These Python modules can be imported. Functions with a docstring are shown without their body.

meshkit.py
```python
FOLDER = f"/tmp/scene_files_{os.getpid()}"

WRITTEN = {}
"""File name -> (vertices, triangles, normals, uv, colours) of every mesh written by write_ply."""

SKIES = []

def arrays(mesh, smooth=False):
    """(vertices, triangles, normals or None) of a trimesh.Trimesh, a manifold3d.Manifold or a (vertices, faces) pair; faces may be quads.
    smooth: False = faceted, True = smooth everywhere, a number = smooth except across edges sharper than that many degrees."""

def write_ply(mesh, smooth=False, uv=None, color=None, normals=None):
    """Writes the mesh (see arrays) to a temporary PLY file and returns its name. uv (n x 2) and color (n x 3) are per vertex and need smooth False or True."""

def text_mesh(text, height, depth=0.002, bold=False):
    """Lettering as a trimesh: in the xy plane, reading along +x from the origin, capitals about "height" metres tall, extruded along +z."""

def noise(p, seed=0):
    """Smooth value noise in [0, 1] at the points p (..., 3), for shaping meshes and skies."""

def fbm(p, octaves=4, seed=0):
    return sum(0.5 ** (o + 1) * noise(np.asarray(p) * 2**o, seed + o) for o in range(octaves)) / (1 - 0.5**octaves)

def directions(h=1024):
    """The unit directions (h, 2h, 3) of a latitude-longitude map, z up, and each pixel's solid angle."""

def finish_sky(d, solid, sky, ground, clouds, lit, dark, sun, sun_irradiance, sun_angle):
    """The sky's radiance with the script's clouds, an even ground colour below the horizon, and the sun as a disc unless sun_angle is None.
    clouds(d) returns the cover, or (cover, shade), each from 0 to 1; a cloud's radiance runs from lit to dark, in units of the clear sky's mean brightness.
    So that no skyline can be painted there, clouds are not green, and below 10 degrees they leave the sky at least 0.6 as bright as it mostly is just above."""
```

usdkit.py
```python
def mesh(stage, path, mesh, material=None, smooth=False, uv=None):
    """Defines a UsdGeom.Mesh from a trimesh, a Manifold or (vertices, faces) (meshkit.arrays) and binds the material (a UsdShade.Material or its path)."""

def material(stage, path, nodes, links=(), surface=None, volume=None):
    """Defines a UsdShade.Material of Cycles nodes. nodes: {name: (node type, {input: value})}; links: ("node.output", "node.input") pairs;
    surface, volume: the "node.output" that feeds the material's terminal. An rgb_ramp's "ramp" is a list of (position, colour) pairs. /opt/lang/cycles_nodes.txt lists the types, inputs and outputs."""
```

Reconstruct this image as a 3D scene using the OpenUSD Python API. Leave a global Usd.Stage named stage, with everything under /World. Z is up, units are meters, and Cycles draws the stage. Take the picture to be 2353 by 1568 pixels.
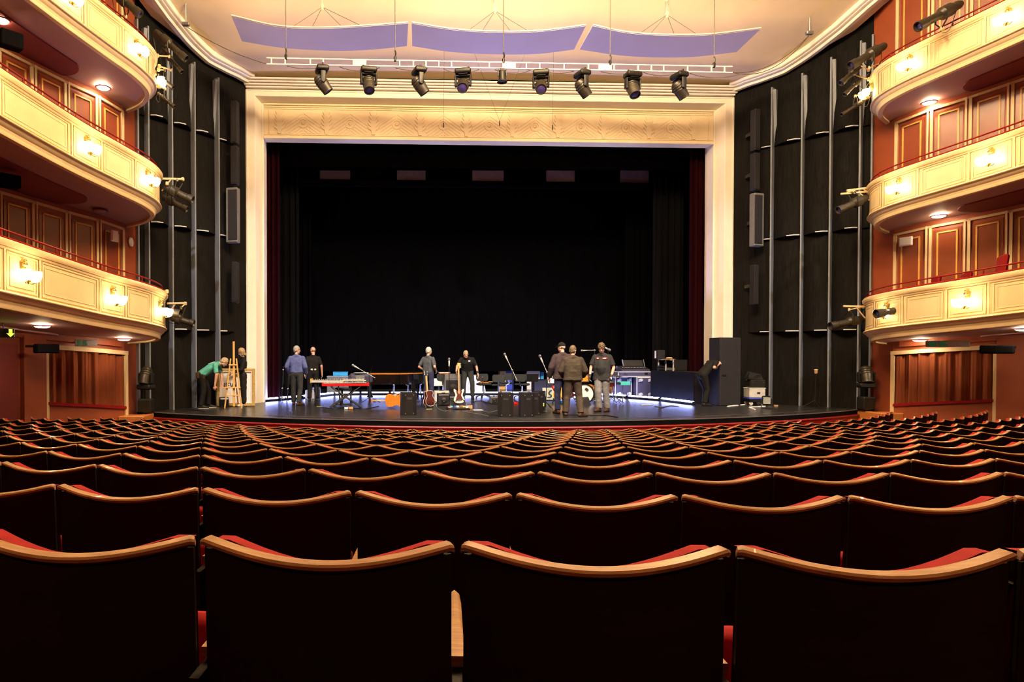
import math, random
import numpy as np, trimesh, usdkit, meshkit
import manifold3d as m3
from manifold3d import Manifold, CrossSection
from shapely.geometry import Polygon, LineString
from pxr import Usd, UsdGeom, UsdLux, UsdShade, Gf, Sdf, Vt

stage = Usd.Stage.CreateInMemory()
UsdGeom.SetStageUpAxis(stage, 'Z'); UsdGeom.SetStageMetersPerUnit(stage, 1.0)
UsdGeom.Xform.Define(stage, '/World'); UsdGeom.Scope.Define(stage, '/World/Looks')
PI = math.pi

# ---------------------------------------------------------------- camera (metres: x right, y towards the stage, z up, stage floor z = 0)
CAM = np.array([-3.6997, 0.0, 1.5514]); YAW, PITCH = 0.0417, -0.0146
FPX, CX, CY = 1500.0, 926.18, 834.0
_f = np.array([math.sin(YAW)*math.cos(PITCH), math.cos(YAW)*math.cos(PITCH), math.sin(PITCH)])
_r = np.array([math.cos(YAW), -math.sin(YAW), 0.0]); _u = np.cross(_r, _f)
cam = UsdGeom.Camera.Define(stage, '/World/camera')
cam.AddTransformOp().Set(Gf.Matrix4d(*_r, 0, *_u, 0, *(-_f), 0, *CAM, 1))
cam.CreateHorizontalApertureAttr(36.0); cam.CreateVerticalApertureAttr(24.0)
cam.CreateFocalLengthAttr(FPX/2353*36)
cam.CreateHorizontalApertureOffsetAttr((1176.5-CX)/2353*36)
cam.CreateVerticalApertureOffsetAttr((CY-784)/2353*36)
cam.CreateClippingRangeAttr(Gf.Vec2f(0.05, 500))
cam.CreateExposureAttr(0.0)

# ---------------------------------------------------------------- hall lights: ceiling lamps over the stalls (above and behind the frame), stage wash from the gallery lamps
WARM = (1.0, 0.72, 0.42)
def lamp(kind, name, pos, power, color, size, aim=None, cone=None):
    L = getattr(UsdLux, kind).Define(stage, '/World/'+name)
    L.CreateIntensityAttr(power); L.CreateColorAttr(Gf.Vec3f(*color)); L.CreateNormalizeAttr(True)
    if kind == 'RectLight': L.CreateWidthAttr(size); L.CreateHeightAttr(size)
    else: L.CreateRadiusAttr(size)
    m = Gf.Matrix4d(1)
    if aim is not None:
        d = np.array(aim, float)-np.array(pos, float); d /= np.linalg.norm(d)
        a = np.cross(d, [0, 0, 1]) if abs(d[2]) < .99 else np.array([1., 0, 0]); a /= np.linalg.norm(a); b = np.cross(a, d)
        m = Gf.Matrix4d(*a, 0, *b, 0, *(-d), 0, 0, 0, 0, 1)
    m.SetTranslateOnly(Gf.Vec3d(*pos)); L.AddTransformOp().Set(m)
    if cone:
        s = UsdLux.ShapingAPI.Apply(L.GetPrim()); s.CreateShapingConeAngleAttr(cone); s.CreateShapingConeSoftnessAttr(.35)
    return L
for i, (x, y) in enumerate([(-1.8, 6.5), (1.8, 6.5), (-2.2, 10), (2.2, 10), (0, 8.2)]):
    lamp('SphereLight', f'hall_lamp_{i+1:03d}', (x, y, 12.3), 520, WARM, .35)
lamp('SphereLight', 'ceiling_fill_lamp', (0, 12.4, 11.5), 300, (1.0, .70, .36), .3)  # unseen lamp added to brighten the ceiling near the proscenium
for i, x in enumerate((-8, -3, 3, 8)):
    lamp('SphereLight', f'stage_wash_{i+1:03d}', (x, 6.5, 11.8), 1250, (1.0, .93, .86), .15, aim=(x*.45, 20.5, 0), cone=24)

for i, x in enumerate((-4.5, 0, 4.5)):
    lamp('SphereLight', f'added_uplight_{i+1:03d}', (x, 23.9, .5), 340, (.55, .50, 1.0), .08, aim=(x*1.1, 18.6, 9.4), cone=36)  # unseen uplights added to tint the reflectors and the frieze underside

# ---------------------------------------------------------------- helpers
used = {}
def nm(parent, name):
    k = (parent, name); used[k] = used.get(k, -1)+1
    return f'{parent}/{name}' if used[k] == 0 else f'{parent}/{name}_{used[k]:03d}'
def meta(prim, label=None, cat=None, group=None, kind=None):
    for k, v in (('label', label), ('category', cat), ('group', group), ('kind', kind)):
        if v: prim.SetCustomDataByKey(k, v)
    return prim
def thing(name, label, cat, loc=(0, 0, 0), rz=0, group=None, kind=None, sc=None):
    x = UsdGeom.Xform.Define(stage, nm('/World', name)); x.AddTranslateOp().Set(Gf.Vec3d(*map(float, loc))); x.AddRotateZOp().Set(float(rz))
    if sc: x.AddScaleOp().Set(Gf.Vec3f(*sc))
    meta(x.GetPrim(), label, cat, group, kind)
    return str(x.GetPath())
def copy_of(src, name, label, cat, loc, rz=0, group=None):
    x = UsdGeom.Xform.Define(stage, nm('/World', name)); p = x.GetPrim()
    p.GetReferences().AddInternalReference(src)
    x.ClearXformOpOrder(); x.AddTranslateOp().Set(Gf.Vec3d(*map(float, loc))); x.AddRotateZOp().Set(float(rz))
    p.SetInstanceable(True)
    return meta(p, label, cat, group)
def cat_(ms):
    ms = [m for m in ms if m is not None]
    out = []
    for m in ms:
        v, f, _ = meshkit.arrays(m); out.append(trimesh.Trimesh(v, f, process=False))
    return trimesh.util.concatenate(out)
def part(parent, name, mesh, mat, smooth=35, label=None, kind=None):
    if isinstance(mesh, list): mesh = cat_(mesh)
    p = nm(parent, name)
    m = usdkit.mesh(stage, p, mesh, LK[mat], smooth)
    meta(m.GetPrim(), label, None, None, kind)
    return p
def one(name, mesh, mat, label=None, cat=None, group=None, kind=None, smooth=35):
    if isinstance(mesh, list): mesh = cat_(mesh)
    m = usdkit.mesh(stage, nm('/World', name), mesh, LK[mat], smooth)
    meta(m.GetPrim(), label, cat, group, kind)
    return str(m.GetPath())
# --- shapes
def hull(pts): return trimesh.convex.convex_hull(np.array(pts, float))
def box(c, s, ch=0.0, rz=0.0, rx=0.0, ry=0.0):
    s = np.array(s, float)/2
    if ch:
        ch = min(ch, s.min()*.9); P = []
        for a in (-1, 1):
            for b in (-1, 1):
                for d in (-1, 1):
                    for k in range(3):
                        q = s-ch; q[k] = s[k]; P.append(q*(a, b, d))
        m = hull(P)
    else: m = trimesh.creation.box(s*2)
    T = np.eye(4)
    for a, ax in ((rx, (1, 0, 0)), (ry, (0, 1, 0)), (rz, (0, 0, 1))):
        if a: T = trimesh.transformations.rotation_matrix(a, ax) @ T
    T[:3, 3] = c; m.apply_transform(T); return m
def mirrored(m):
    v, f, _ = meshkit.arrays(m); return trimesh.Trimesh(v*[-1, 1, 1], f[:, ::-1], process=False)
def moved(m, d=(0, 0, 0), rz=0, rx=0, ry=0, s=1):
    v, f, _ = meshkit.arrays(m); m = trimesh.Trimesh(v*s, f, process=False)
    for a, ax in ((rx, (1, 0, 0)), (ry, (0, 1, 0)), (rz, (0, 0, 1))):
        if a: m.apply_transform(trimesh.transformations.rotation_matrix(a, ax))
    m.apply_translation(d); return m
def tube(pts, r, n=8, caps=True):
    p = np.array(pts, float); N = len(p); r = np.broadcast_to(np.array(r, float), (N,))
    t = np.gradient(p, axis=0); t /= np.linalg.norm(t, axis=1, keepdims=True)+1e-12
    a = np.cross(t[0], [0, 0, 1.] if abs(t[0][2]) < .9 else [1., 0, 0]); A = []
    for k in range(N):
        a = a-t[k]*(a@t[k]); a /= np.linalg.norm(a)+1e-12; A.append(a)
    A = np.array(A); B = np.cross(t, A); g = np.arange(n)*2*PI/n
    v = (p[:, None]+r[:, None, None]*(np.cos(g)[None, :, None]*A[:, None]+np.sin(g)[None, :, None]*B[:, None])).reshape(-1, 3)
    F = [[i*n+j, i*n+(j+1) % n, (i+1)*n+(j+1) % n, (i+1)*n+j] for i in range(N-1) for j in range(n)]
    F = np.array(F); F = np.vstack([F[:, [0, 1, 2]], F[:, [0, 2, 3]]])
    if caps:
        v = np.vstack([v, p[0], p[-1]]); e = (N-1)*n
        F = np.vstack([F, [[len(v)-2, (j+1) % n, j] for j in range(n)], [[len(v)-1, e+j, e+(j+1) % n] for j in range(n)]])
    return trimesh.Trimesh(v, F, process=False)
def rod(a, b, r, n=8, r2=None): return tube([a, b], [r, r if r2 is None else r2], n)
def lathe(prof, n=20, c=(0, 0, 0)):
    prof = np.array(prof, float); g = np.arange(n)*2*PI/n; N = len(prof)
    v = np.stack([np.outer(prof[:, 0], np.cos(g)), np.outer(prof[:, 0], np.sin(g)), np.repeat(prof[:, 1:], n, 1)], -1).reshape(-1, 3)+np.array(c)
    F = np.array([[i*n+j, i*n+(j+1) % n, (i+1)*n+(j+1) % n, (i+1)*n+j] for i in range(N-1) for j in range(n)])
    return trimesh.Trimesh(v, np.vstack([F[:, [0, 1, 2]], F[:, [0, 2, 3]]]), process=False)
def prism(poly, h, z=0):
    """polygon (xy points) extruded up by h"""
    P = Polygon(poly)
    if not P.is_valid: P = P.buffer(0)
    m = trimesh.creation.extrude_polygon(P, h, engine='earcut'); m.apply_translation((0, 0, z)); return m
def upright(m): return moved(m, rx=PI/2)          # xy drawing -> xz drawing, extruded towards -y
def aimed(m, a, d):
    """mesh along +z moved to a, pointing along d"""
    T = trimesh.geometry.align_vectors([0, 0, 1], np.array(d, float)/np.linalg.norm(d)); v, f, _ = meshkit.arrays(m)
    m = trimesh.Trimesh(v, f, process=False); m.apply_transform(T); m.apply_translation(a); return m
def sph(c, r, n=2, s=(1, 1, 1)):
    m = trimesh.creation.icosphere(n, 1.0); m.apply_scale(np.array(s, float)*r); m.apply_translation(c); return m
def spline(P, n=12):
    """Catmull-Rom through the points"""
    P = np.array(P, float); Q = np.vstack([2*P[0]-P[1], P, 2*P[-1]-P[-2]]); out = []
    for i in range(1, len(Q)-2):
        for t in np.arange(n)/n:
            a, b, c, d = Q[i-1], Q[i], Q[i+1], Q[i+2]
            out.append(.5*((2*b)+(c-a)*t+(2*a-5*b+4*c-d)*t*t+(3*b-a-3*c+d)*t**3))
    return np.array(out+[P[-1]])
def sweep(path, prof, closed=True, zf=None, side=1):
    """profile (outward offset, z) carried along a plan polyline; outward = left normal*side"""
    p = np.array(path, float); t = np.gradient(p, axis=0); t /= np.linalg.norm(t, axis=1, keepdims=True)
    nrm = np.stack([-t[:, 1], t[:, 0]], 1)*side; pr = np.array(prof, float); n = len(pr); N = len(p)
    xy = p[:, None]+nrm[:, None]*pr[None, :, :1]; z = np.broadcast_to(pr[None, :, 1], (N, n)).copy()
    if zf is not None: z += np.array([zf(q) for q in p])[:, None]
    v = np.concatenate([xy, z[..., None]], -1).reshape(-1, 3); m = n if closed else n-1
    F = np.array([[i*n+j, i*n+(j+1) % n, (i+1)*n+(j+1) % n, (i+1)*n+j] for i in range(N-1) for j in range(m)])
    if side > 0: F = F[:, ::-1]
    F = np.vstack([F[:, [0, 1, 2]], F[:, [0, 2, 3]]])
    if closed and n > 2:
        tri = trimesh.creation.triangulate_polygon(Polygon(pr), engine='earcut')
        if len(tri[0]) == n:
            f = np.array(tri[1]); F = np.vstack([F, f, f[:, ::-1]+(N-1)*n])
    msh = trimesh.Trimesh(v, F, process=False)
    if closed: trimesh.repair.fix_normals(msh)
    return msh
def grid(U, V, fn):
    v = np.array([[fn(a, b) for b in V] for a in U], float).reshape(-1, 3); n = len(V)
    F = np.array([[i*n+j, (i+1)*n+j, (i+1)*n+j+1, i*n+j+1] for i in range(len(U)-1) for j in range(n-1)])
    return trimesh.Trimesh(v, np.vstack([F[:, [0, 1, 2]], F[:, [0, 2, 3]]]), process=False)
def sub(path, s0, s1, step=.12):
    """piece of a polyline between two arc lengths"""
    p = np.array(path, float); L = np.r_[0, np.cumsum(np.linalg.norm(np.diff(p, axis=0), axis=1))]
    s = np.linspace(s0, s1, max(2, int(abs(s1-s0)/step)+2))
    return np.stack([np.interp(s, L, p[:, k]) for k in range(p.shape[1])], 1)
def length(path): return float(np.linalg.norm(np.diff(np.array(path, float), axis=0), axis=1).sum())
# --- where a sight line through the photograph meets a plane of the place (2353 x 1568)
def ray(px, py):
    d = _f+(px-CX)/FPX*_r-(py-CY)/FPX*_u
    return d
def onz(px, py, z=0.0): d = ray(px, py); return CAM+d*(z-CAM[2])/d[2]
def ony(px, py, y): d = ray(px, py); return CAM+d*y/d[1]

# ---------------------------------------------------------------- materials
LK = {}
def mat(name, col, rough=.6, var=.12, scale=6., bump=0., metal=0., spec=.5, stretch=None, emit=None, coat=0., sheen=0., col2=None, bscale=None, trans=0., detail=4):
    n = {'tc': ('texture_coordinate', {}), 'p': ('principled_bsdf', {'roughness': rough, 'metallic': metal, 'specular_ior_level': spec, 'coat_weight': coat, 'sheen_weight': sheen})}
    l = []
    src = 'tc.object'
    if stretch: n['mp'] = ('mapping', {'scale': stretch}); l.append((src, 'mp.vector')); src = 'mp.vector'
    if var or col2:
        n['nz'] = ('noise_texture', {'scale': scale, 'detail': detail, 'roughness': .6}); l.append((src, 'nz.vector'))
        c = np.array(col); d = np.array(col2) if col2 is not None else c*(1-var); e = c if col2 is not None else np.minimum(c*(1+var), .95)
        n['rp'] = ('rgb_ramp', {'ramp': [(.3, tuple(d)), (.7, tuple(e))]}); l += [('nz.fac', 'rp.fac'), ('rp.color', 'p.base_color')]
    else: n['p'][1]['base_color'] = col
    if bump:
        n['nb'] = ('noise_texture', {'scale': bscale or scale*6, 'detail': 3}); n['b'] = ('bump', {'strength': .6, 'distance': bump}); l += [(src, 'nb.vector'), ('nb.fac', 'b.height'), ('b.normal', 'p.normal')]
    if emit: n['p'][1].update(emission_color=emit[0], emission_strength=emit[1])
    LK[name] = usdkit.material(stage, '/World/Looks/'+name, n, l, surface='p.BSDF')
mat('cream', (.76, .60, .34), .55, .05, 3)
mat('frieze_cream', (.80, .69, .46), .6, .05, 2)
mat('cream_pale', (.84, .79, .67), .6, .04, 2)
mat('ceiling_plaster', (.87, .73, .47), .75, .05, .7)
mat('white_moulding', (.80, .76, .72), .6, .03, 2)
mat('terracotta', (.28, .064, .024), .5, .10, 1.5)
mat('panel_red', (.20, .042, .015), .28, .15, 1.2)
mat('gold_paint', (.62, .33, .07), .4, .1, 8)
mat('strip_cream', (.62, .47, .26), .5, .06, 4)
mat('soffit_mauve', (.44, .27, .25), .7, .05, 1)
mat('soffit_red', (.22, .035, .03), .7, .08, 2)
mat('red_plush', (.21, .006, .008), .85, .15, 20, spec=.15)
mat('red_paint', (.22, .008, .006), .35, .08, 3)
mat('carpet', (.030, .006, .005), .95, .3, 40)
mat('stage_floor', (.028, .028, .031), .30, 0, 5, col2=(.010, .010, .011), stretch=(1, 6, 1), bump=.0006, bscale=9)
mat('black_fascia', (.0025, .0025, .003), .7, .1, spec=.06)
mat('black_cloth', (.0035, .0035, .0045), .95, .3, 3, spec=.06, stretch=(8, 8, .4))
mat('black_velour', (.0016, .0016, .0022), 1.0, .2, 3, spec=.03)
mat('dim_panel', (.32, .27, .50), .8, .1)
mat('wall_black', (.0058, .0055, .0056), .85, .6, 5, stretch=(7, 7, .25), spec=.12)
mat('edge_lit_grey', (.17, .20, .26), .6, .12, 4, stretch=(3, 3, .4))  # light on the black panel returns, put into their colour
mat('ledge_lit_white', (.55, .58, .62), .5, .05)  # light caught along the panel ledges, painted as white
mat('curtain_rust', (.34, .08, .022), .85, .2, 3, stretch=(4, 4, .3))
mat('curtain_red', (.014, .0008, .0025), .95, spec=.05, var=.2, scale=3,stretch=(4,4,.3))# .2, 3, stretch=(4, 4, .3))
mat('seat_wood_dark', (.006, .0028, .002), .5, .3, 5, stretch=(1, 1, 6), spec=.15)
mat('seat_oak', (.33, .175, .068), .32, 0, 7, col2=(.18, .085, .028), stretch=(1.2, 14, 14), coat=.25)
mat('orange_wood', (.46, .17, .045), .5, .1, 4)
mat('brass', (.55, .38, .12), .3, .1, 20, metal=.9)
mat('shade_glass', (.9, .85, .75), .4, 0, emit=((1, .71, .36), 18.))
mat('lamp_glow', (.9, .85, .75), .4, 0, emit=((1, .74, .45), 120.))
mat('lamp_glow_low', (.9, .85, .75), .4, 0, emit=((1, .74, .45), 130.))
mat('lamp_off', (.30, .26, .24), .4, 0)
mat('reflector_lilac_lit', (.68, .65, .80), .7, .03, 1)  # lilac spill of the stage light is put into the panel colour
mat('led_blue', (.6, .65, 1), .4, 0, emit=((.33, .39, 1.0), 48.))
mat('metal_black', (.008, .0075, .007), .45, .1, 20, spec=.35)
mat('fixture', (.022, .018, .011), .42, .15, 12, spec=.5)
mat('chrome', (.65, .66, .68), .22, .05, metal=1.)
mat('steel', (.30, .30, .32), .4, .1, metal=.8)
mat('wire', (.10, .09, .08), .5, 0)
mat('lens', (.05, .04, .16), .08, 0, spec=.8)
mat('white_plastic', (.75, .73, .72), .5, .03)
mat('green_sign', (.02, .12, .09), .4, 0, emit=((.05, .9, .25), .03))
mat('green_glow', (.2, .8, .1), .4, 0, emit=((.45, 1., .05), 2.2))
# ================================================================ THE ROOM
def floor_z(y): return .95-.97+.22-.097*(y-1.2)          # raked stalls floor
WALL = [(10.03, 17.55), (10.06, 17.2), (10.08, 16.85), (10.41, 16.15), (10.87, 15.55), (11.29, 14.9), (11.70, 14.25), (12.10, 13.55), (12.45, 12.8), (12.75, 12.0), (13.0, 11.0), (13.2, 9.5), (13.3, 7.0), (13.3, -8.0)]
TIER_Z, TIER_R, TIER_H = (2.059, 5.157, 8.206), (.076, .109, .138), (1.093, 1.023, .954)   # underside of the three balconies at y = 13.7, its rise per metre, height of the front
def tz(k, y): return TIER_Z[k]+TIER_R[k]*(13.7-max(min(y, 18), 6))
def struct(name, mesh, m, smooth=35): return one(name, mesh, m, kind='structure', smooth=smooth)
def room(name): 
    x = UsdGeom.Xform.Define(stage, nm('/World', name)); meta(x.GetPrim(), kind='structure'); return str(x.GetPath())

# stalls floor and stage floor
v = [(-14, -8, floor_z(-8)), (14, -8, floor_z(-8)), (14, 18.2, floor_z(18.2)), (-14, 18.2, floor_z(18.2))]
struct('floor', (np.array(v+[(a, b, c-.1) for a, b, c in v]), np.array([[0, 1, 2], [0, 2, 3], [4, 6, 5], [4, 7, 6]])), 'carpet', False)
APR = 18.2
def apron(x): return 14.7+APR-math.sqrt(APR*APR-x*x)
xs = np.linspace(-9.55, 9.55, 61); edge = [(x, apron(x)) for x in xs]
st = room('stage_floor')
part(st, 'stage_deck', prism(edge+[(10.0, 17.6), (9.6, 18.05), (7.9, 20.3), (7.9, 21), (11, 21), (11, 29), (-11, 29), (-11, 21), (-7.9, 21), (-7.9, 20.3), (-9.6, 18.05), (-10.0, 17.6)], .10, -.10), 'stage_floor', False)
part(st, 'edge_strip', sweep(edge, [(0, -.012), (.02, -.012), (.02, .006), (-.02, .008), (-.02, -.012)], side=-1), 'steel')
part(st, 'fascia', sweep(edge, [(.012, -.15), (.012, -.015), (-.05, -.015), (-.05, -.15)], side=-1), 'black_fascia')
part(st, 'pit_rail', sweep(edge, [(.02, -1.4), (.07, -1.4), (.07, -.17), (.085, -.165), (.09, -.14), (.08, -.12), (.02, -.12)], side=-1), 'red_paint', 25)
part(st, 'painted_line', sweep([(x, apron(x)+.55) for x in np.linspace(-6.5, 8.2, 50)], [(0, .0), (.018, .0), (.018, .0025), (0, .0025)], side=-1), 'steel')
for s in (-1, 1):
    part(st, 'end_block', box((s*9.80, 16.75, -.42), (.62, .5, .8), .02), 'orange_wood')
    part(st, 'end_block', box((s*9.62, 17.2, -.45), (.2, .5, .86), .02), 'orange_wood')

# ceiling: slopes up from the proscenium
CY_, CZ_ = [-8, 9, 13, 14.9, 16.2, 17.15, 17.8, 18.75, 19.2, 19.75, 20.2, 20.6], [12.9, 12.9, 12.6, 11.85, 11.3, 10.9, 10.56, 10.2, 10.02, 9.95, 9.92, 9.92]
CX_ = [13.4, 12.8, 11.6, 10.8, 10.0, 9.6, 9.32, 8.99, 8.8, 8.6, 8.2, 8.2]
zc = lambda y: float(np.interp(y, CY_, CZ_)); xc_ = lambda y: float(np.interp(y, CY_, CX_))
ys = np.r_[np.linspace(-8, 12, 9), np.linspace(13, 20.5, 40)]
struct('ceiling', grid(ys, np.linspace(-1, 1, 21), lambda y, u: (u*(xc_(y)+.45), y, zc(y)+.10+.12*(1-u*u))), 'ceiling_plaster', True)
mp = spline([(13.4, -8), (13.2, 2), (12.8, 9), (11.6, 13), (10.8, 14.9), (10.0, 16.2), (9.6, 17.15), (9.32, 17.8), (8.98, 18.6), (8.58, 19.2), (8.22, 19.62), (7.92, 19.95), (7.75, 20.2), (7.6, 20.36)], 6)
ct = room('trim_1')
for s in (-1, 1):
    for k, pr in enumerate(([(-.02, -.03), (.10, -.03), (.13, .02), (.13, .22), (-.02, .22)], [(.12, .04), (.20, .045), (.23, .07), (.23, .24), (.12, .24)], [(.22, .085), (.30, .10), (.32, .13), (.32, .25), (.22, .25)])):
        m = sweep(mp, pr, zf=lambda q: zc(q[1])-.06, side=1)
        part(ct, 'cornice_moulding', m if s > 0 else mirrored(m), 'white_moulding', 50)

# side walls with their panels
def wall_side(s, name):
    w = room(name); W = np.array(WALL)
    m = sweep(W, [(0, -2.2), (0, 13.2), (-.25, 13.2), (-.25, -2.2)], side=-1 if True else 1)
    fix = (lambda q: q) if s > 0 else mirrored
    part(w, 'wall_face', fix(m), 'terracotta', 20)
    part(w, 'pier_end', fix(box((10.12, 17.56, 5.5), (.2, .06, 15.4))), 'terracotta')
    # vertical strips stand at the knots, panels hang between them, tier by tier
    knots = [2, 3, 4, 5, 6, 7, 8, 9, 10]
    for t in range(4):
        if t == 0: continue
        lo = lambda y, o=0: tz(t-1, y)+.35+o
        hi = (lambda y, o=0: tz(t, y)-.10+o) if t < 3 else (lambda y, o=0: 11.6+.09*(13.7-y)+o)
        for a, b in zip(knots[:-1], knots[1:]):
            P, Q = W[a], W[b]; mid = (P+Q)/2; d = Q-P; L = np.linalg.norm(d); d /= L; n = np.array([d[1], -d[0]]); n *= -np.sign(n@mid) if n@mid else 1
            def bar(u0, u1, z0, z1, off, th, P=P, d=d, n=n):
                c = [P+d*u0+n*off, P+d*u1+n*off, P+d*u1+n*(off+th), P+d*u0+n*(off+th)]
                return hull([(q[0], q[1], z0[0](q[1], z0[1])) for q in c]+[(q[0], q[1], z1[0](q[1], z1[1])) for q in c])
            part(w, 'panel', fix(bar(.10, L-.10, (lo, 0), (hi, -.14), 0, .018)), 'panel_red')
            part(w, 'gold_moulding', [fix(bar(.17, .205, (lo, 0), (hi, -.2), .018, .02)), fix(bar(L-.205, L-.17, (lo, 0), (hi, -.2), .018, .02)), fix(bar(.17, L-.17, (hi, -.235), (hi, -.2), .018, .02))], 'gold_paint')
            part(w, 'strip', [fix(bar(-.055, -.015, (lo, 0), (hi, 0), 0, .06)), fix(bar(.015, .075, (lo, 0), (hi, 0), 0, .05))] if a > 2 else [fix(bar(0, .07, (lo, 0), (hi, 0), 0, .05))], 'strip_cream')
            part(w, 'strip_head', fix(bar(0, L, (hi, -.06), (hi, 0), 0, .05)), 'strip_cream')
    return w
WL, WR = wall_side(-1, 'wall_left'), wall_side(1, 'wall_right')
struct('wall_rear', box((0, -8.1, 5.5), (27, .2, 15.5)), 'terracotta')

# black splayed walls beside the proscenium with stepped acoustic panels
A, B = np.array([10.03, 17.55]), np.array([7.74, 20.40])
def splay(s, name):
    w = room(name); fix = (lambda q: q) if s > 0 else mirrored
    d = (B-A)/np.linalg.norm(B-A); n = np.array([-d[1], d[0]]); n = n if n@A < 0 else -n; L = np.linalg.norm(B-A)
    part(w, 'wall_face', fix(hull([(*(A+d*u+n*o), z) for u in (-.05, L+.05) for o in (0, -.25) for z in (-1.2, 11.6)])), 'wall_black', False)
    U = [0.0, .07*L, .265*L, .465*L, .69*L, .88*L]; Z = [0.0, 2.2, 5.03, 7.85, 10.05]
    for i in range(len(U)-1):
        u0, u1 = U[i]+.05, U[i+1]
        w_ = u1-u0; top = [zc((A+d*u0)[1])-.25, 9.75][0]
        
        for k in range(4):
            dep = (.12, .36, .36, .32, .16)[i]*(.45 if k == 0 else 1)
            z0 = Z[k]-.05*(u0 if k else 0)*0; z1 = min(Z[k+1], top) if k < 3 else top-.25
            if k == 0: z0 = .0
            # plan: bulges towards the hall near its left half, then runs back; leans out to its foot
            prof = [(0, 0), (.0, .62), (.14, .92), (.40, 1.0), (.62, .86), (.86, .40), (1.0, .06), (1.0, 0)]
            lo = [(A+d*(u0+w_*a)+n*(dep*b+.01)) for a, b in prof]; hi = [(A+d*(u0+w_*a)+n*(dep*.42*b+.01)) for a, b in prof]; mi = [(A+d*(u0+w_*a)+n*(dep*.55*b+.01)) for a, b in prof]
            v = [(*q, z0) for q in lo]+[(*q, z0+.55*(z1-z0)) for q in mi]+[(*q, z1-.02) for q in hi]; N = len(prof)
            F = [[r*N+j, r*N+(j+1) % N, (r+1)*N+(j+1) % N, (r+1)*N+j] for r in range(2) for j in range(N)]
            F = [t for q in F for t in ([q[0], q[1], q[2]], [q[0], q[2], q[3]])]+[[0, j+1, j] for j in range(1, N-1)]+[[2*N, 2*N+j, 2*N+j+1] for j in range(1, N-1)]
            m = trimesh.Trimesh(np.array(v), np.array(F), process=False); trimesh.repair.fix_normals(m)
            part(w, 'panel', fix(m), 'wall_black', 40)
            if k and i:
                q = [A+d*(u0+w_*a)+n*(dep*b+.015) for a, b in prof[1:5]]
                part(w, 'ledge', fix(tube([(*p_, z0+.012) for p_ in q[:3]], .02, 5)), 'ledge_lit_white')
        part(w, 'edge_strip', fix(hull([(*(A+d*(U[i]+a)+n*o), z) for a in (-.012, .03) for o in (0, .22 if i else .14) for z in (.0, top-.12)])), 'edge_lit_grey', False)  # lit side of the black panels, painted lighter
        if i: part(w, 'edge_fin', fix(hull([(*(A+d*(U[i]-.10)+n*o), z) for o, z in ((0, 7.9), (.04, 7.9), (.20, top-.2), (0, top-.2))]+[(*(A+d*(U[i]-.02)+n*o), z) for o, z in ((0, 7.9), (.05, 7.9), (.22, top-.2), (0, top-.2))])), 'edge_lit_grey', False)
    return w
splay(-1, 'wall_front_left'); splay(1, 'wall_front_right')

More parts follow.
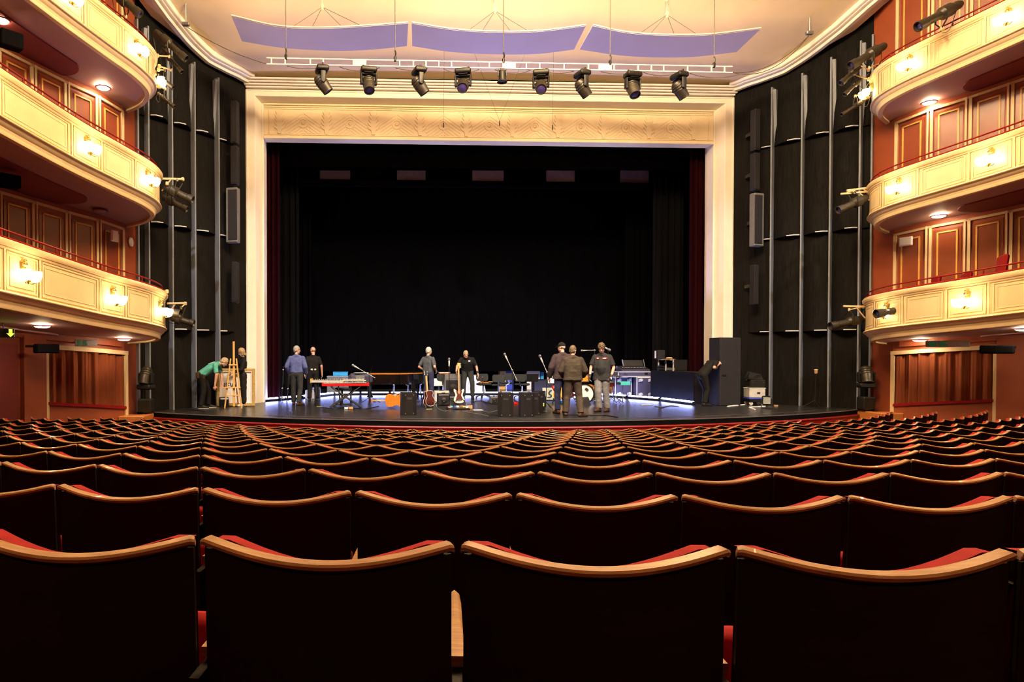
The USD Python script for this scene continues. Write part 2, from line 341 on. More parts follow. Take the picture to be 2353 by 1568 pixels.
# proscenium
pr = room('trim_2')
prof = [(0, 20.95), (0, 20.46), (.02, 20.44), (.05, 20.44), (.06, 20.425), (.09, 20.425), (.10, 20.44), (.31, 20.44), (.33, 20.46), (.47, 20.80), (.475, 20.775), (.525, 20.775), (.53, 21.3)]
def uframe(prof, X, Z):
    rows = []
    for dd, y in prof: rows.append([(-X+dd, y, -.02), (-X+dd, y, Z-.66*dd), (X-dd, y, Z-.66*dd), (X-dd, y, -.02)])
    v = np.array(rows).reshape(-1, 3); F = []
    for i in range(len(prof)-1):
        for j in range(3): a, b, c, e = i*4+j, i*4+j+1, (i+1)*4+j+1, (i+1)*4+j; F += [[a, b, c], [a, c, e]]
    return trimesh.Trimesh(v, np.array(F), process=False)
part(pr, 'arch_frame', uframe(prof, 7.74, 9.71), 'cream_pale', False)
fr = box((0, 21.0, 8.85), (14.42, .44, 1.06)); part(pr, 'frieze', fr, 'frieze_cream')
for z, h, t in ((9.37, .05, .05), (9.30, .03, .03), (9.235, .02, .02), (8.43, .025, .02), (8.38, .04, .04), (8.335, .07, .06)): part(pr, 'bead', box((0, 20.78-t/2, z), (14.42, t, h), .008), 'frieze_cream')
for s in (-1, 1): part(pr, 'bead', box((s*7.05, 20.775, 8.84), (.03, .03, .78), .006), 'cream')
def leaf(x):
    L = [(-.05, -.38), (.05, -.38)]; R = []
    for k in range(5):
        z = -.22+k*.115; w = .20-.02*k
        R += [(.07, z-.03), (w*.75, z+.02), (w, z+.085), (w*.62, z+.075)]
    R += [(.08, .34), (0, .38)]
    P = [(a, b) for a, b in L[1:]]+R+[(-a, b) for a, b in R[::-1][1:]]+[L[0]]
    return moved(upright(prism(P, .035)), (x, 20.785, 8.84))
X0, DX = -6.72, 1.475
for k in range(10): part(pr, 'leaf_relief', leaf(X0+k*DX), 'frieze_cream')
for k in range(9):
    x = X0+(k+.5)*DX
    ring = [trimesh.creation.annulus(.115, .165, .035, sections=8)]; ring = [moved(r, rx=PI/2) for r in ring]+[sph((0, 0, 0), .06, 1, (1, .5, 1))]
    part(pr, 'rosette', moved(cat_(ring), (x, 20.78, 8.80)), 'frieze_cream')
    bars = []
    for sgn in (-1, 1):
        for j in range(7):
            z0 = -.36+j*.105
            a, b = (sgn*.03, z0+.0), (sgn*.55, z0-.36)
            q = LineString([a, b]).buffer(.016, cap_style=2).intersection(Polygon([(-.56, -.37), (.56, -.37), (.56, .37), (-.56, .37)])).difference(Polygon([(.18*math.cos(t), .18*math.sin(t)-.04) for t in np.linspace(0, 2*PI, 12)]))
            if not q.is_empty and q.geom_type == 'Polygon': bars.append(moved(upright(trimesh.creation.extrude_polygon(q, .016, engine='earcut')), (x, 20.785, 8.84)))
            a, b = (sgn*.55, .38-j*.0-.1*j), (sgn*.03, .38+.36-.1*j)
    part(pr, 'chevron_relief', bars, 'frieze_cream')
cn = room('trim_3')
for y0, z0, z1 in ((20.14, 9.905, 9.965), (20.21, 9.845, 9.905), (20.28, 9.785, 9.845), (20.35, 9.725, 9.785)): part(cn, 'cornice_step', box((0, (y0+20.6)/2, (z0+z1)/2), (15.7-(y0-20.05)*1.0, 20.6-y0, z1-z0), .012), 'white_moulding')

# stage house: black walls, drapes, drop
struct('wall_stage_rear', box((0, 29.1, 5), (24, .2, 11)), 'black_velour')
for s, n in ((-1, 'wall_stage_left'), (1, 'wall_stage_right')): struct(n, box((s*11.1, 25.2, 5), (.2, 8.4, 11)), 'black_velour')
struct('ceiling_stage', box((0, 25.2, 10.4), (24, 8.6, .2)), 'black_velour')
struct('wall_proscenium_back', [box((s*9.5, 21.2, 5), (3.9, .1, 10.6)) for s in (-1, 1)]+[box((0, 21.35, 9.4), (15, .1, 1.9))], 'black_velour')
def drape(x0, x1, y, z0, z1, amp=.06, waves=6, nx=None, ph=0., gather=.0):
    nx = nx or waves*8
    U = np.linspace(0, 1, nx+1)
    f = lambda u, z: (x0+(x1-x0)*u, y+amp*(1-gather*(z-z0)/(z1-z0))*(math.sin(2*PI*waves*u+ph)+.35*math.sin(2*PI*waves*2.3*u+1+ph)), z)
    g = grid(U, np.linspace(z0, z1, 5), f); b = g.copy(); b.vertices += (0, .02, 0); b.faces = b.faces[:, ::-1]
    return cat_([g, b])
one('backdrop', drape(-6.6, 7.9, 27.0, .80, 10.28, .02, 30, 240), 'black_velour', 'huge plain black backdrop hanging behind the whole band', 'backdrop')
one('border_drape', drape(-7.3, 7.3, 22.6, 7.96, 10.28, .02, 20, 160), 'black_cloth', 'black border drape hanging just inside the top of the proscenium', 'drape')
for s, n in ((-1, 'left'), (1, 'right')):
    one('house_curtain', drape(s*7.35, s*6.85, 21.6, .02, 9.3, .07, 3, 40), 'curtain_red', f'dark red house curtain gathered at the {n} edge of the stage opening', 'curtain', smooth=True)
    one('leg_drape', drape(s*7.6, s*6.45, 23.6, .02, 9.3, .05, 5, 60), 'black_cloth', f'tall black leg drape just behind the {n} red curtain', 'drape', smooth=True)
    one('leg_drape', drape(s*7.4, s*6.2, 25.6, .02, 9.3, .05, 5, 60), 'black_velour', f'tall black leg drape at the {n} of the backdrop, deepest in the stage', 'drape', smooth=True)
bt = thing('overhead_batten', 'dark overhead beam with five dim purple panels above the stage', 'beam', (0, 25.0, 8.0))
[part(bt, 'hanger', rod((x, .1, .1), (x, .1, 2.3), .01, 6), 'metal_black') for x in (-6, -2, 2, 6)]
part(bt, 'beam', box((.1, 0, .02), (13.6, .3, .22)), 'black_cloth'); part(bt, 'beam', box((.1, .08, .50), (13.6, .1, .75)), 'black_velour')
for a, b in ((735, 805), (912, 978), (1085, 1157), (1255, 1320), (1425, 1490)):
    p, q = ony(a, 392, 25.0), ony(b, 423, 25.0); part(bt, 'panel', box(((p[0]+q[0])/2, -.01, (p[2]+q[2])/2-8.0), (q[0]-p[0], .06, p[2]-q[2]), .01), 'dim_panel')
# ================================================================ STALLS SEATING: curved raked rows, every second row shifted by half a seat
SW = .5621; ROWX, ROWY, ROWR, ROWP = -.5998, 26.622, 25.4371, .9081
def seat_parts(p, simple=False):
    n = 15; U = np.linspace(-1, 1, n); hw = .268
    yb = lambda u, z: .052*u*u-.045*(z-.45)-.02            # wraps forward at both ends, leans back
    top = lambda u: .945-.036*(1-u*u)**1.2
    V = np.linspace(0, 1, 7)
    zz = lambda u, t: .30+(top(u)-.012-.30)*t
    f = grid(U, V, lambda u, t: (u*hw, yb(u, zz(u, t)), zz(u, t)))
    b = grid(U, V, lambda u, t: (u*hw, yb(u, zz(u, t))+.016, zz(u, t))); b.faces = b.faces[:, ::-1]
    sides = [tube([(s*(hw-.009), yb(s, z)+.008, z) for z in np.linspace(.30, .93, 6)], .009, 6) for s in (-1, 1)]
    part(p, 'backrest', [f, b]+sides, 'seat_wood_dark', 50)
    # oak cap along the top edge
    pr = [(-.011, -.007), (-.016, -.004), (-.018, .003), (-.014, .008), (.011, .010), (.016, .006), (.016, -.007)]
    u2 = np.r_[-1.0, -.99, np.linspace(-.96, .96, 21), .99, 1.0]; cw = .2715/hw; rows = []
    for u in u2:
        k = .55 if abs(u) == 1 else .85 if abs(u) == .99 else 1
        z = top(u)+.004-(.010 if abs(u) == 1 else .003 if abs(u) == .99 else 0); y = yb(u, z)+.006
        t = np.array([hw, .104*u]); t /= np.linalg.norm(t); nn = np.array([-t[1], t[0]])
        rows.append([(u*hw*cw+nn[0]*a*k, y+nn[1]*a*k, z+c*k) for a, c in pr])
    v = np.array(rows).reshape(-1, 3); m = len(pr); N = len(u2)
    F = [[i*m+j, (i+1)*m+j, (i+1)*m+(j+1) % m, i*m+(j+1) % m] for i in range(N-1) for j in range(m)]
    F = [t for q in F for t in ([q[0], q[1], q[2]], [q[0], q[2], q[3]])]+[[0, j, j+1] for j in range(1, m-1)]+[[(N-1)*m, (N-1)*m+j+1, (N-1)*m+j] for j in range(1, m-1)]
    cm = trimesh.Trimesh(v, np.array(F), process=False); trimesh.repair.fix_normals(cm)
    part(p, 'top_rail', cm, 'seat_oak', 40)
    # upholstered inner back: thickest and highest towards the ends
    hc = hw-.018
    def cz(u): return top(u)+.002+.018*max(0, abs(u)-.25)**.8*(1-max(0, (abs(u)-.80)/.2)**2)
    g1 = grid(U, V, lambda u, t: (u*hc, yb(u, .36+(cz(u)-.36)*t)+.018+.062*math.sin(PI*min(1, max(.0, t*.85+.15)))**.5*(1-.35*u**6), .36+(cz(u)-.36)*t)); g1.faces = g1.faces[:, ::-1]
    g2 = grid(U, [0, 1], lambda u, t: (u*hc, yb(u, cz(u))+.016+t*.045, cz(u)+.012*math.sin(PI*t)-.004*t))
    part(p, 'back_cushion', [g1, g2], 'red_plush', 60)
    part(p, 'seat_cushion', [box((0, .20, .50), (.47, .09, .40), .03, rx=-.22)], 'red_plush', 50)
    x = -SW/2
    pl = np.array([(.02, 0), (.40, 0), (.44, .03), (.44, .62), (.40, .66), (-.02, .66), (-.03, .05)])
    part(p, 'standard', moved(prism(pl[:, ::1], .022), (0, 0, 0)).apply_transform(np.array([[0, 0, 1, x-.011], [1, 0, 0, 0], [0, 1, 0, 0], [0, 0, 0, 1]])), 'seat_wood_dark', False)
    part(p, 'armrest', hull([(x+a*k, y, z) for k, y in ((.9, .06), (1, .16), (1, .36), (.8, .43)) for a in (-.017, .017) for z in (.668, .692)]+[(x, .44, .66), (x, .44, .70)]), 'seat_oak', 40)
def seat_at(i, n):
    R = ROWR-ROWP*i; o = (.437+.0215*i) if i % 2 == 0 else (.163+.0205*i)
    th = (o+(n+.5)*SW)/R
    z = 1.1534-.0881*i-.0133*(1-math.cos(th))*R
    return np.array([ROWX+R*math.sin(th), ROWY-R*math.cos(th), z-.955]), math.degrees(th)
def proj(P):
    d = np.asarray(P, float)-CAM; w = d@_f; return CX+FPX*(d@_r)/w, CY-FPX*(d@_u)/w
wallx = lambda y: float(np.interp(-y, [-q[1] for q in WALL], [q[0] for q in WALL]))
ONES = 'first second third fourth fifth sixth seventh eighth ninth tenth eleventh twelfth thirteenth fourteenth fifteenth sixteenth seventeenth eighteenth nineteenth'.split()
def ordn(k):
    if k <= 19: return ONES[k-1]
    t, o = divmod(k, 10); T = {2: ('twenty', 'twentieth'), 3: ('thirty', 'thirtieth'), 4: ('forty', 'fortieth')}[t]
    return T[1] if o == 0 else f'{T[0]}-{ONES[o-1]}'
inside, rest, wing = [], [], []
for i in range(0, 16):
    row = []
    for n in range(-30, 32):
        P, a = seat_at(i, n)
        if abs(P[0]) > wallx(P[1])-.75 or P[1] > (apron(min(max(P[0], -9.5), 9.5)) if abs(P[0]) < 9.6 else 16.6)-.95: continue
        th = math.radians(a); c, s = math.cos(th), math.sin(th)
        e = [proj((P[0]+c*u, P[1]+s*u, P[2]+.93)) for u in (-.27, .27)]
        if e[1][0] > 3 and e[0][0] < 2350: row.append((P, a, 0))
        else: wing.append((P, a, i, -1 if e[1][0] <= 3 else 1, abs(e[0][0]-1176)))
    row.sort(key=lambda q: q[0][0]); inside.append(row)
first = None; count = 0; ROWS_EACH = 12
def seat_thing(P, a, lab, group):
    global first
    if first is None: first = thing('theatre_seat', lab, 'theatre seat', P, a, group); seat_parts(first)
    else: copy_of(first, 'theatre_seat', lab, 'theatre seat', P, a, group)
for i, row in enumerate(inside):
    for k, (P, a, _) in enumerate(row):
        if i >= ROWS_EACH: rest.append((P, a)); continue
        lab = f'dark-backed theatre seat with oak top rail, {ordn(k+1)} from the left in the {ordn(i+1)} row'
        if i == 0: lab = f'large dark seat back in the nearest row, {ordn(k+1)} from the left'
        seat_thing(P, a, lab, 'theatre seats in the stalls')
for i in range(len(inside)):
    for s in (-1, 1):
        for q, (P, a, _, _, _) in enumerate(sorted([w for w in wing if w[2] == i and w[3] == s], key=lambda w: w[4])[:2]):
            if i >= ROWS_EACH: rest.append((P, a))
            else: seat_thing(P, a, f'dark-backed theatre seat just outside the {"left" if s < 0 else "right"} picture edge, {("nearer", "farther")[q]} of two in the {ordn(i+1)} row', f'theatre seats outside the {"left" if s < 0 else "right"} edge')
path = nm('/World', 'theatre_seat_block'); pi = UsdGeom.PointInstancer.Define(stage, path); seat_parts(str(UsdGeom.Xform.Define(stage, path+'/theatre_seat').GetPath()))
pi.CreatePrototypesRel().AddTarget(path+'/theatre_seat')
pi.CreatePositionsAttr(Vt.Vec3fArray([Gf.Vec3f(*map(float, P)) for P, a in rest])); pi.CreateProtoIndicesAttr(Vt.IntArray([0]*len(rest)))
pi.CreateOrientationsAttr(Vt.QuathArray([Gf.Quath(math.cos(math.radians(a)/2), 0, 0, math.sin(math.radians(a)/2)) for P, a in rest]))
meta(pi.GetPrim(), 'the two farthest rows of small theatre seats, close before the stage', 'theatre seats', None, 'stuff')
# ================================================================ BALCONIES
BAL = [[10.064, 9.317, 8.866, 8.708, 8.821, 9.128, 9.374, 9.579, 9.80, 10.0, 10.15, 9.9], [10.15, 9.383, 8.962, 8.941, 9.24, 9.633, 9.983, 10.244, 10.421, 10.513, 10.5, 10.2], [10.077, 9.411, 9.081, 9.161, 9.531, 9.983, 10.463, 10.95, 11.4, 11.7, 11.8, 11.5]]
BALY = [17.3, 16.8, 16.2, 15.5, 14.6, 13.5, 12.2, 11, 9.8, 8.5, 6.0, 3.0]
def bal_front(k): return spline(np.stack([BAL[k], BALY], 1), 10)
def at_len(path, s):
    p = sub(path, max(s-.02, 0), s+.02, 1); c = p.mean(0); t = p[-1]-p[0]; t /= np.linalg.norm(t); return c, t
def s_of_y(path, y, lo=1.2):
    L = np.r_[0, np.cumsum(np.linalg.norm(np.diff(path, axis=0), axis=1))]; ok = L > lo
    return float(np.interp(-y, -path[ok][:, 1], L[ok]))
TIERN = ('lowest', 'middle', 'highest'); SIDEN = {-1: 'left', 1: 'right'}
SCY = (15.35, 13.62, 11.1, 8.6)
def balcony(k, s):
    fix = (lambda q: q) if s > 0 else mirrored
    P = bal_front(k); hh = TIER_H[k]/1.115; zf = lambda q: tz(k, q[1]); L = length(P)
    t = thing('balcony', f'{TIERN[k]} cream balcony with red rail on the {SIDEN[s]} wall', 'balcony')
    # outward (towards the hall) is to the left of the path direction for +x
    SD = 1
    c, tt = at_len(P, 3.0); nn = np.array([-tt[1], tt[0]])
    if nn[0] > 0: SD = -1
    def sw(pr, a=0, b=None, **kw):
        pr = [(n_, z_*hh) for n_, z_ in pr]
        return fix(sweep(P if b is None else sub(P, a, b), pr, zf=zf, side=SD, **kw))
    part(t, 'front', sw([(-.14, .0), (0, .24), (0, .96), (-.10, .96), (-.22, .0)]), 'cream', 50)
    part(t, 'base_moulding', [sw([(-.14, 0), (-.115, 0), (-.10, .03), (-.095, .085), (-.115, .10), (-.14, .10)]), sw([(-.14, .10), (-.11, .105), (-.065, .125), (-.015, .175), (.01, .225), (-.01, .225), (-.14, .2)]), sw([(-.02, .225), (.045, .225), (.055, .24), (.045, .262), (.02, .275), (-.02, .275)])], 'cream', 40)
    part(t, 'cornice', [sw([(-.1, .955), (.02, .955), (.035, .985), (.03, 1.0), (-.1, 1.0)]), sw([(-.1, 1.0), (.05, 1.0), (.075, 1.03), (.08, 1.085), (.06, 1.115), (-.1, 1.115)])], 'cream', 40)
    part(t, 'arm_cushion', sw([(-.16, 1.10), (.045, 1.112), (.055, 1.13), (.04, 1.15), (-.02, 1.165), (-.16, 1.16)]), 'red_plush', 50)
    part(t, 'handrail', fix(tube([(q[0]+.06, q[1], zf(q)+1.13*hh+.15) for q in sub(P, .35, L, .15)], .017, 6)), 'red_paint')
    for j in range(int(L/1.35)):
        c, tt = at_len(P, .5+j*1.35); part(t, 'rail_post', fix(rod((c[0]+.06, c[1], zf(c)+1.13*hh), (c[0]+.06, c[1], zf(c)+1.13*hh+.15), .014, 6)), 'red_paint')
    # panel frames: a short one behind each sconce, a long one between
    ss = [s_of_y(P, y) for y in SCY]; cuts = [.35]
    if k == 2: ss = [ss[0]-1.25]+ss
    fr = []
    for q in ss: fr.append((q-.36, q+.36, True))
    ends = [.30]+[x for q in ss for x in (q-.36, q+.36)]+[L-.3]
    for a, b in zip(ends[::2], ends[1::2]):
        if b-a > .5: fr.append((a+.12, b-.12, False))
    for a, b, short in fr:
        m = [sw([(0, .905), (.012, .905), (.018, .92), (.012, .935), (0, .935)], a, b), sw([(0, .30), (.012, .30), (.018, .315), (.012, .33), (0, .33)], a, b)]
        for e0, e1 in ((a, a+.03), (b-.03, b)): m.append(sw([(0, .30), (.016, .30), (.016, .935), (0, .935)], e0, e1))
        i = .075
        m += [sw([(0, .835), (.008, .835), (.008, .853), (0, .853)], a+i, b-i), sw([(0, .375), (.008, .375), (.008, .393), (0, .393)], a+i, b-i)]
        for e0, e1 in ((a+i, a+i+.018), (b-i-.018, b-i)): m.append(sw([(0, .375), (.008, .375), (.008, .853), (0, .853)], e0, e1))
        part(t, 'panel_frame', m, 'cream', 30)
        if short:
            for e in (a-.07, b+.03): part(t, 'pilaster', sw([(0, .27), (.028, .27), (.028, .96), (0, .96)], e, e+.04), 'cream', 30)
    # underside and gallery floor between front and wall
    W = np.array(WALL); Wp = [tuple(q) for q in W if q[1] > 1.9]+[(13.3, 2.0)]
    inner = sub(P, 0, L, .25); off = []
    for q in range(len(inner)):
        tt = inner[min(q+1, len(inner)-1)]-inner[max(q-1, 0)]; tt /= np.linalg.norm(tt); n2 = np.array([-tt[1], tt[0]])*SD; off.append(tuple(inner[q]-n2*.15))
    def slab(poly, z0, th):
        m = prism(poly, th, z0)
        m = trimesh.Trimesh(*trimesh.remesh.subdivide_to_size(m.vertices, m.faces, 1.2)); m.vertices[:, 2] += [tz(k, y) for y in m.vertices[:, 1]]; return fix(m)
    ring = Wp+off[::-1]
    part(t, 'soffit', slab(ring, .03, .10), 'soffit_mauve', False)
    rec = sub(P, 0, L, .2); ro = []
    for q in range(len(rec)):
        if rec[q][1] > 14.7: continue
        tt = rec[min(q+1, len(rec)-1)]-rec[max(q-1, 0)]; tt /= np.linalg.norm(tt); n2 = np.array([-tt[1], tt[0]])*SD; ro.append(tuple(rec[q]-n2*(.95 if k else 2.1)))
    y0 = ro[0][1]; rr = .45
    head = [(ro[0][0]+rr*(1-math.cos(a)), y0+rr*math.sin(a)) for a in np.linspace(0, PI/2, 7)]
    pol = ro[::-1]+head+[(wallx(y0+rr)-.02, y0+rr)]+[(q[0]-.02, q[1]) for q in W if 2 < q[1] < y0+rr-.05]+[(13.2, 2.0)]
    pol = Polygon(pol).buffer(0)
    pol = max(getattr(pol, 'geoms', [pol]), key=lambda g: g.area)
    part(t, 'soffit_recess', slab(list(pol.exterior.coords)[:-1], -.004, .04), 'soffit_red' if k else 'soffit_mauve', False)
    part(t, 'gallery_floor', slab(ring, .16, .06), 'carpet', False)
    return P, ss, SD
# --- wall lamps
def sconce_parts(p):
    part(p, 'back_plate', [hull([(x, -.02, z) for x, z in ((-.05, .12), (.05, .12), (.065, .24), (0, .30), (-.065, .24))]+[(x*.6, .025, z) for x, z in ((-.05, .14), (.05, .14), (.065, .23), (0, .27), (-.065, .23))]), sph((0, .02, .20), .05, 1), sph((0, .03, .265), .028, 1), tube([(0, .02, .12), (0, .05, .0), (0, .08, -.07)], .015, 6), lathe([(0, -.13), (.012, -.125), (.02, -.10), (.045, -.08), (.05, -.065), (0, -.06)], 10, (0, .08, 0))], 'brass', 40)
    for x, y, z in ((-.13, .13, -.035), (.13, .13, -.035), (0, .20, -.055)):
        part(p, 'arm', tube(spline([(0, .07, -.08), (x*.5, y*.7, -.12), (x, y, z-.06)], 4), .009, 5), 'brass')
        part(p, 'shade', lathe([(0, -.055), (.03, -.05), (.062, -.02), (.085, .03), (.092, .075), (.090, .125), (.075, .128), (0, .10)], 14, (x, y, z)), 'shade_glass', 60)
lamp0 = None
TIPN = ('nearest the stage', 'second from the stage', 'third from the stage', 'fourth from the stage', 'fifth from the stage')
for k in range(3):
    for s in (-1, 1):
        P, ss, SD = balcony(k, s)
        for j, q in enumerate(ss):
            c, tt = at_len(P, q); n2 = np.array([-tt[1], tt[0]])*SD
            x, y = c+n2*.03; nx, ny = n2
            if s < 0: x, nx = -x, -nx
            rz = math.degrees(math.atan2(ny, nx))-90; z = tz(k, y)+.52*TIER_H[k]
            if y < 7.5: continue
            lab = f'brass sconce with three glowing glass shades on the {TIERN[k]} {SIDEN[s]} balcony, {TIPN[j]}'
            if lamp0 is None: lamp0 = thing('wall_sconce', lab, 'wall lamp', (x, y, z), rz, 'sconces on the balcony fronts'); sconce_parts(lamp0)
            else: copy_of(lamp0, 'wall_sconce', lab, 'wall lamp', (x, y, z), rz, 'sconces on the balcony fronts')
# --- recessed lamps in the undersides
def soff(px, py, k):
    d = ray(px, py); t = (TIER_Z[k]+TIER_R[k]*(13.7-CAM[1])-.008-CAM[2])/(d[2]+TIER_R[k]*d[1]); return CAM+d*t
def downlight(px, py, k, lab, lit=True):
    q = soff(px, py, k); t = thing('ceiling_light', lab, 'ceiling light', q, 0, 'round lamps under the balconies')
    part(t, 'rim', lathe([(.135, .012), (.175, .012), (.18, .002), (.165, -.006), (.14, -.004), (.135, .012)], 24), 'soffit_red')
    part(t, 'diffuser', lathe([(.0, -.040), (.07, -.037), (.115, -.026), (.14, -.006), (.14, .012), (0, .012)], 24), ('lamp_glow' if k else 'lamp_glow_low') if lit else 'lamp_off', 60)
downlight(237, 202, 2, 'lit round lamp under the highest left balcony, near its rounded end')
downlight(2, 47, 2, 'lit round lamp under the highest left balcony at the picture edge')
downlight(230, 485, 1, 'unlit round lamp under the middle left balcony', False)
downlight(97, 750, 0, 'lit round lamp under the lowest left balcony, farther from the stage')
downlight(285, 780, 0, 'lit round lamp under the lowest left balcony, nearer the stage')
downlight(2135, 236, 2, 'lit round lamp under the highest right balcony')
downlight(2157, 497, 1, 'lit round lamp under the middle right balcony')
downlight(2113, 782, 0, 'lit round lamp under the lowest right balcony, nearer the stage')
downlight(2352, 757, 0, 'lit round lamp under the lowest right balcony at the picture edge')
# ================================================================ OVERHEAD: reflectors, truss, lamps
def panelmesh(near, far, yn, yf, th=.035):
    a = spline([ony(px, py, yn) for px, py in near], 8); b = spline([ony(px, py, yf) for px, py in far], 8); n = len(a)
    lo = np.concatenate([a, b]); hi = lo+(0, 0, th); v = np.concatenate([lo, hi]); F = []
    for i in range(n-1):
        F += [[i, n+i, n+i+1], [i, n+i+1, i+1], [2*n+i, 2*n+i+1, 3*n+i+1], [2*n+i, 3*n+i+1, 3*n+i], [i, i+1, 2*n+i+1], [i, 2*n+i+1, 2*n+i], [n+i, 3*n+i+1, n+i+1], [n+i, 3*n+i, 3*n+i+1]]
    for i in (0, n-1): F += [[i, 2*n+i, 3*n+i], [i, 3*n+i, n+i]]
    m = trimesh.Trimesh(v, np.array(F)); trimesh.repair.fix_normals(m); return m, a, b
RN = [[(532, 38), (634, 61), (738, 66), (857, 60), (938, 54)], [(946, 54), (1040, 69), (1140, 75), (1240, 73), (1346, 60)], [(1362, 60), (1440, 76), (1525, 82), (1630, 81), (1748, 67)]]
RF = [[(556, 95), (649, 110), (768, 117), (857, 114), (935, 106)], [(947, 106), (1040, 120), (1140, 125), (1235, 124), (1319, 114)], [(1332, 114), (1420, 127), (1505, 132), (1590, 131), (1692, 120)]]
for k, n in enumerate(('left', 'middle', 'right')):
    t = thing('acoustic_reflector', f'curved sound reflector with painted lilac light, hanging under the ceiling, the {n} one of three', 'sound reflector', group='sound reflectors')
    m, a, b = panelmesh(RN[k], RF[k], 16.7, 17.9); part(t, 'panel', m, 'reflector_lilac_lit', 40)
    part(t, 'rim', [tube([q+(0, -.012, .03) for q in a], .018, 6), tube([q+(0, .012, .03) for q in b], .018, 6)], 'white_moulding')
    mid = a[len(a)//2]; c = np.array([(a[0][0]+a[-1][0])/2, 17.3, 10.62]); top = (c[0], 17.3, zc(17.3)+.18)
    part(t, 'hanger', [tube([top, c], .012, 6), lathe([(0, .10), (.03, .08), (.05, 0), (.03, -.08), (0, -.1)], 8, tuple(c)), sph(top, .04, 1)], 'ceiling_plaster')
    L = len(a)
    for q in (a[L//3], a[2*L//3], b[L//3], b[2*L//3]): part(t, 'cable', rod(c, q+(0, 0, .03), .006, 5), 'wire')
tr = thing('lighting_truss', 'long cream ladder truss carrying the black moving lamps before the proscenium', 'truss', (0, 16.4, 8.79))
XA, XB = -6.40, 5.40
for z in (.075, -.075): part(tr, 'rail', box(((XA+XB)/2, 0, z), (XB-XA, .035, .03), .005), 'cream_pale')
rng = random.Random(4); x = XA+.12
while x < XB: part(tr, 'rung', box((x, 0, 0), (.03, .03, .15)), 'cream_pale'); x += rng.choice((.32, .34, .62, .95))
for x in (-4.1, -.35, 2.1): part(tr, 'joint_plate', box((x, 0, 0), (.34, .04, .13), .006), 'cream_pale')
for i, px in enumerate((657, 908, 1157, 1402, 1641)):
    q = ony(px, 141, 16.4); part(tr, 'suspension_cable', tube([(q[0], 0, .15), (q[0], 0, zc(16.4)+.15-8.79)], .011, 6), 'wire')
    part(tr, 'hoist_hook', [box((q[0], 0, .11), (.07, .06, .14), .02), tube([(q[0], 0, .15), (q[0]+.02, 0, .24), (q[0], 0, .32)], .02, 6)], 'metal_black')
for a, b, sag in ((-5.9, -5.0, .06), (-4.6, -3.6, .09), (-3.2, -2.4, .05), (-2.0, -1.1, .10), (-.7, .2, .09), (.5, 1.3, .06), (2.0, 2.9, .05), (3.1, 4.0, .07), (4.3, 5.6, .10)):
    part(tr, 'power_cable', tube([(a+(b-a)*u, .03, -.10-sag*4*u*(1-u)) for u in np.linspace(0, 1, 9)], .010, 5), 'wire')
LE, RE = ony(427, 60, 17.6), ony(1860, 80, 17.6)
for s, P, xe in ((-1, LE, XA), (1, RE, XB)):
    n = SIDEN[s]; t = thing('cable_anchor', f'small grey winch box under the {n} ceiling edge holding the truss cable', 'cable anchor')
    part(t, 'box', box(P+(0, 0, .05), (.2, .12, .09), .02), 'steel'); part(t, 'bracket', rod(P+(0, 0, .05), (P[0], P[1], zc(17.6)+.12), .02, 6), 'steel')
    e = np.array([xe, 16.4, 8.72]); U = np.linspace(0, 1, 14)
    for k in range(2 if s > 0 else 1): part(t, 'cable', tube([P+(e-P)*u-np.array([0, 0, (.30+.1*k if s > 0 else .1)*4*u*(1-u)]) for u in U], .009, 5), 'wire')
def head_body(tilt, pan):
    """moving head: clamp, base, yoke and lamp head as separate meshes around its top"""
    base = [box((0, 0, -.075), (.40, .30, .13), .03), box((0, 0, -.15), (.26, .22, .05), .02)]
    cl = [box((s*.13, 0, .0), (.04, .05, .10), .01) for s in (-1, 1)]
    yk = [box((s*.185, 0, -.30), (.05, .13, .28), .02) for s in (-1, 1)]+[box((0, 0, -.18), (.40, .14, .05), .02)]
    hd = lathe([(0, .20), (.10, .19), (.145, .12), (.15, -.06), (.135, -.20), (.135, -.26), (.12, -.265), (.115, -.24), (0, -.24)], 18)
    ln = lathe([(.114, -.238), (.06, -.252), (0, -.256)], 18); fins = [lathe([(.152, z-.012), (.158, z), (.152, z+.012)], 18) for z in (-.02, .04, .10)]
    hd = [hd]+fins+[rod((s*.13, 0, 0), (s*.2, 0, 0), .045, 10) for s in (-1, 1)]
    f = lambda m: moved(moved(cat_(m) if isinstance(m, list) else m, rx=tilt), (0, 0, -.40))
    r = lambda m: moved(m, rz=pan)
    return [(n, r(cat_(m) if isinstance(m, list) else m), k) for n, m, k in (('clamp', cl, 'metal_black'), ('base', base, 'metal_black'), ('yoke', yk, 'metal_black'), ('head', f(hd), 'fixture'), ('lens', f(ln), 'lens'))]
NUMS = ('first', 'second', 'third', 'fourth', 'fifth', 'sixth', 'seventh', 'eighth')
for i, (px, kind) in enumerate(((740, 0), (847, 1), (963, 0), (1064, 2), (1243, 2), (1338, 0), (1454, 1), (1561, 0))):
    q = ony(px, 150, 16.4); d = ('tilted sideways', 'aimed down at the seats', 'turned towards the seats')[kind]
    t = thing('moving_head_light', f'black moving lamp {d}, {NUMS[i]} from the left on the truss', 'stage light', (q[0], 16.4, 8.68), 0, 'moving lamps on the truss')
    for n, m, k in head_body((-.66, -.5, -.95)[kind], (PI/2+.25, .15, -.2)[kind]): part(t, n, m, k, 45)
q = ony(1154, 152, 16.4); t = thing('par_light', 'small black spotlight hanging at the middle of the truss', 'stage light', (q[0], 16.4, 8.70))
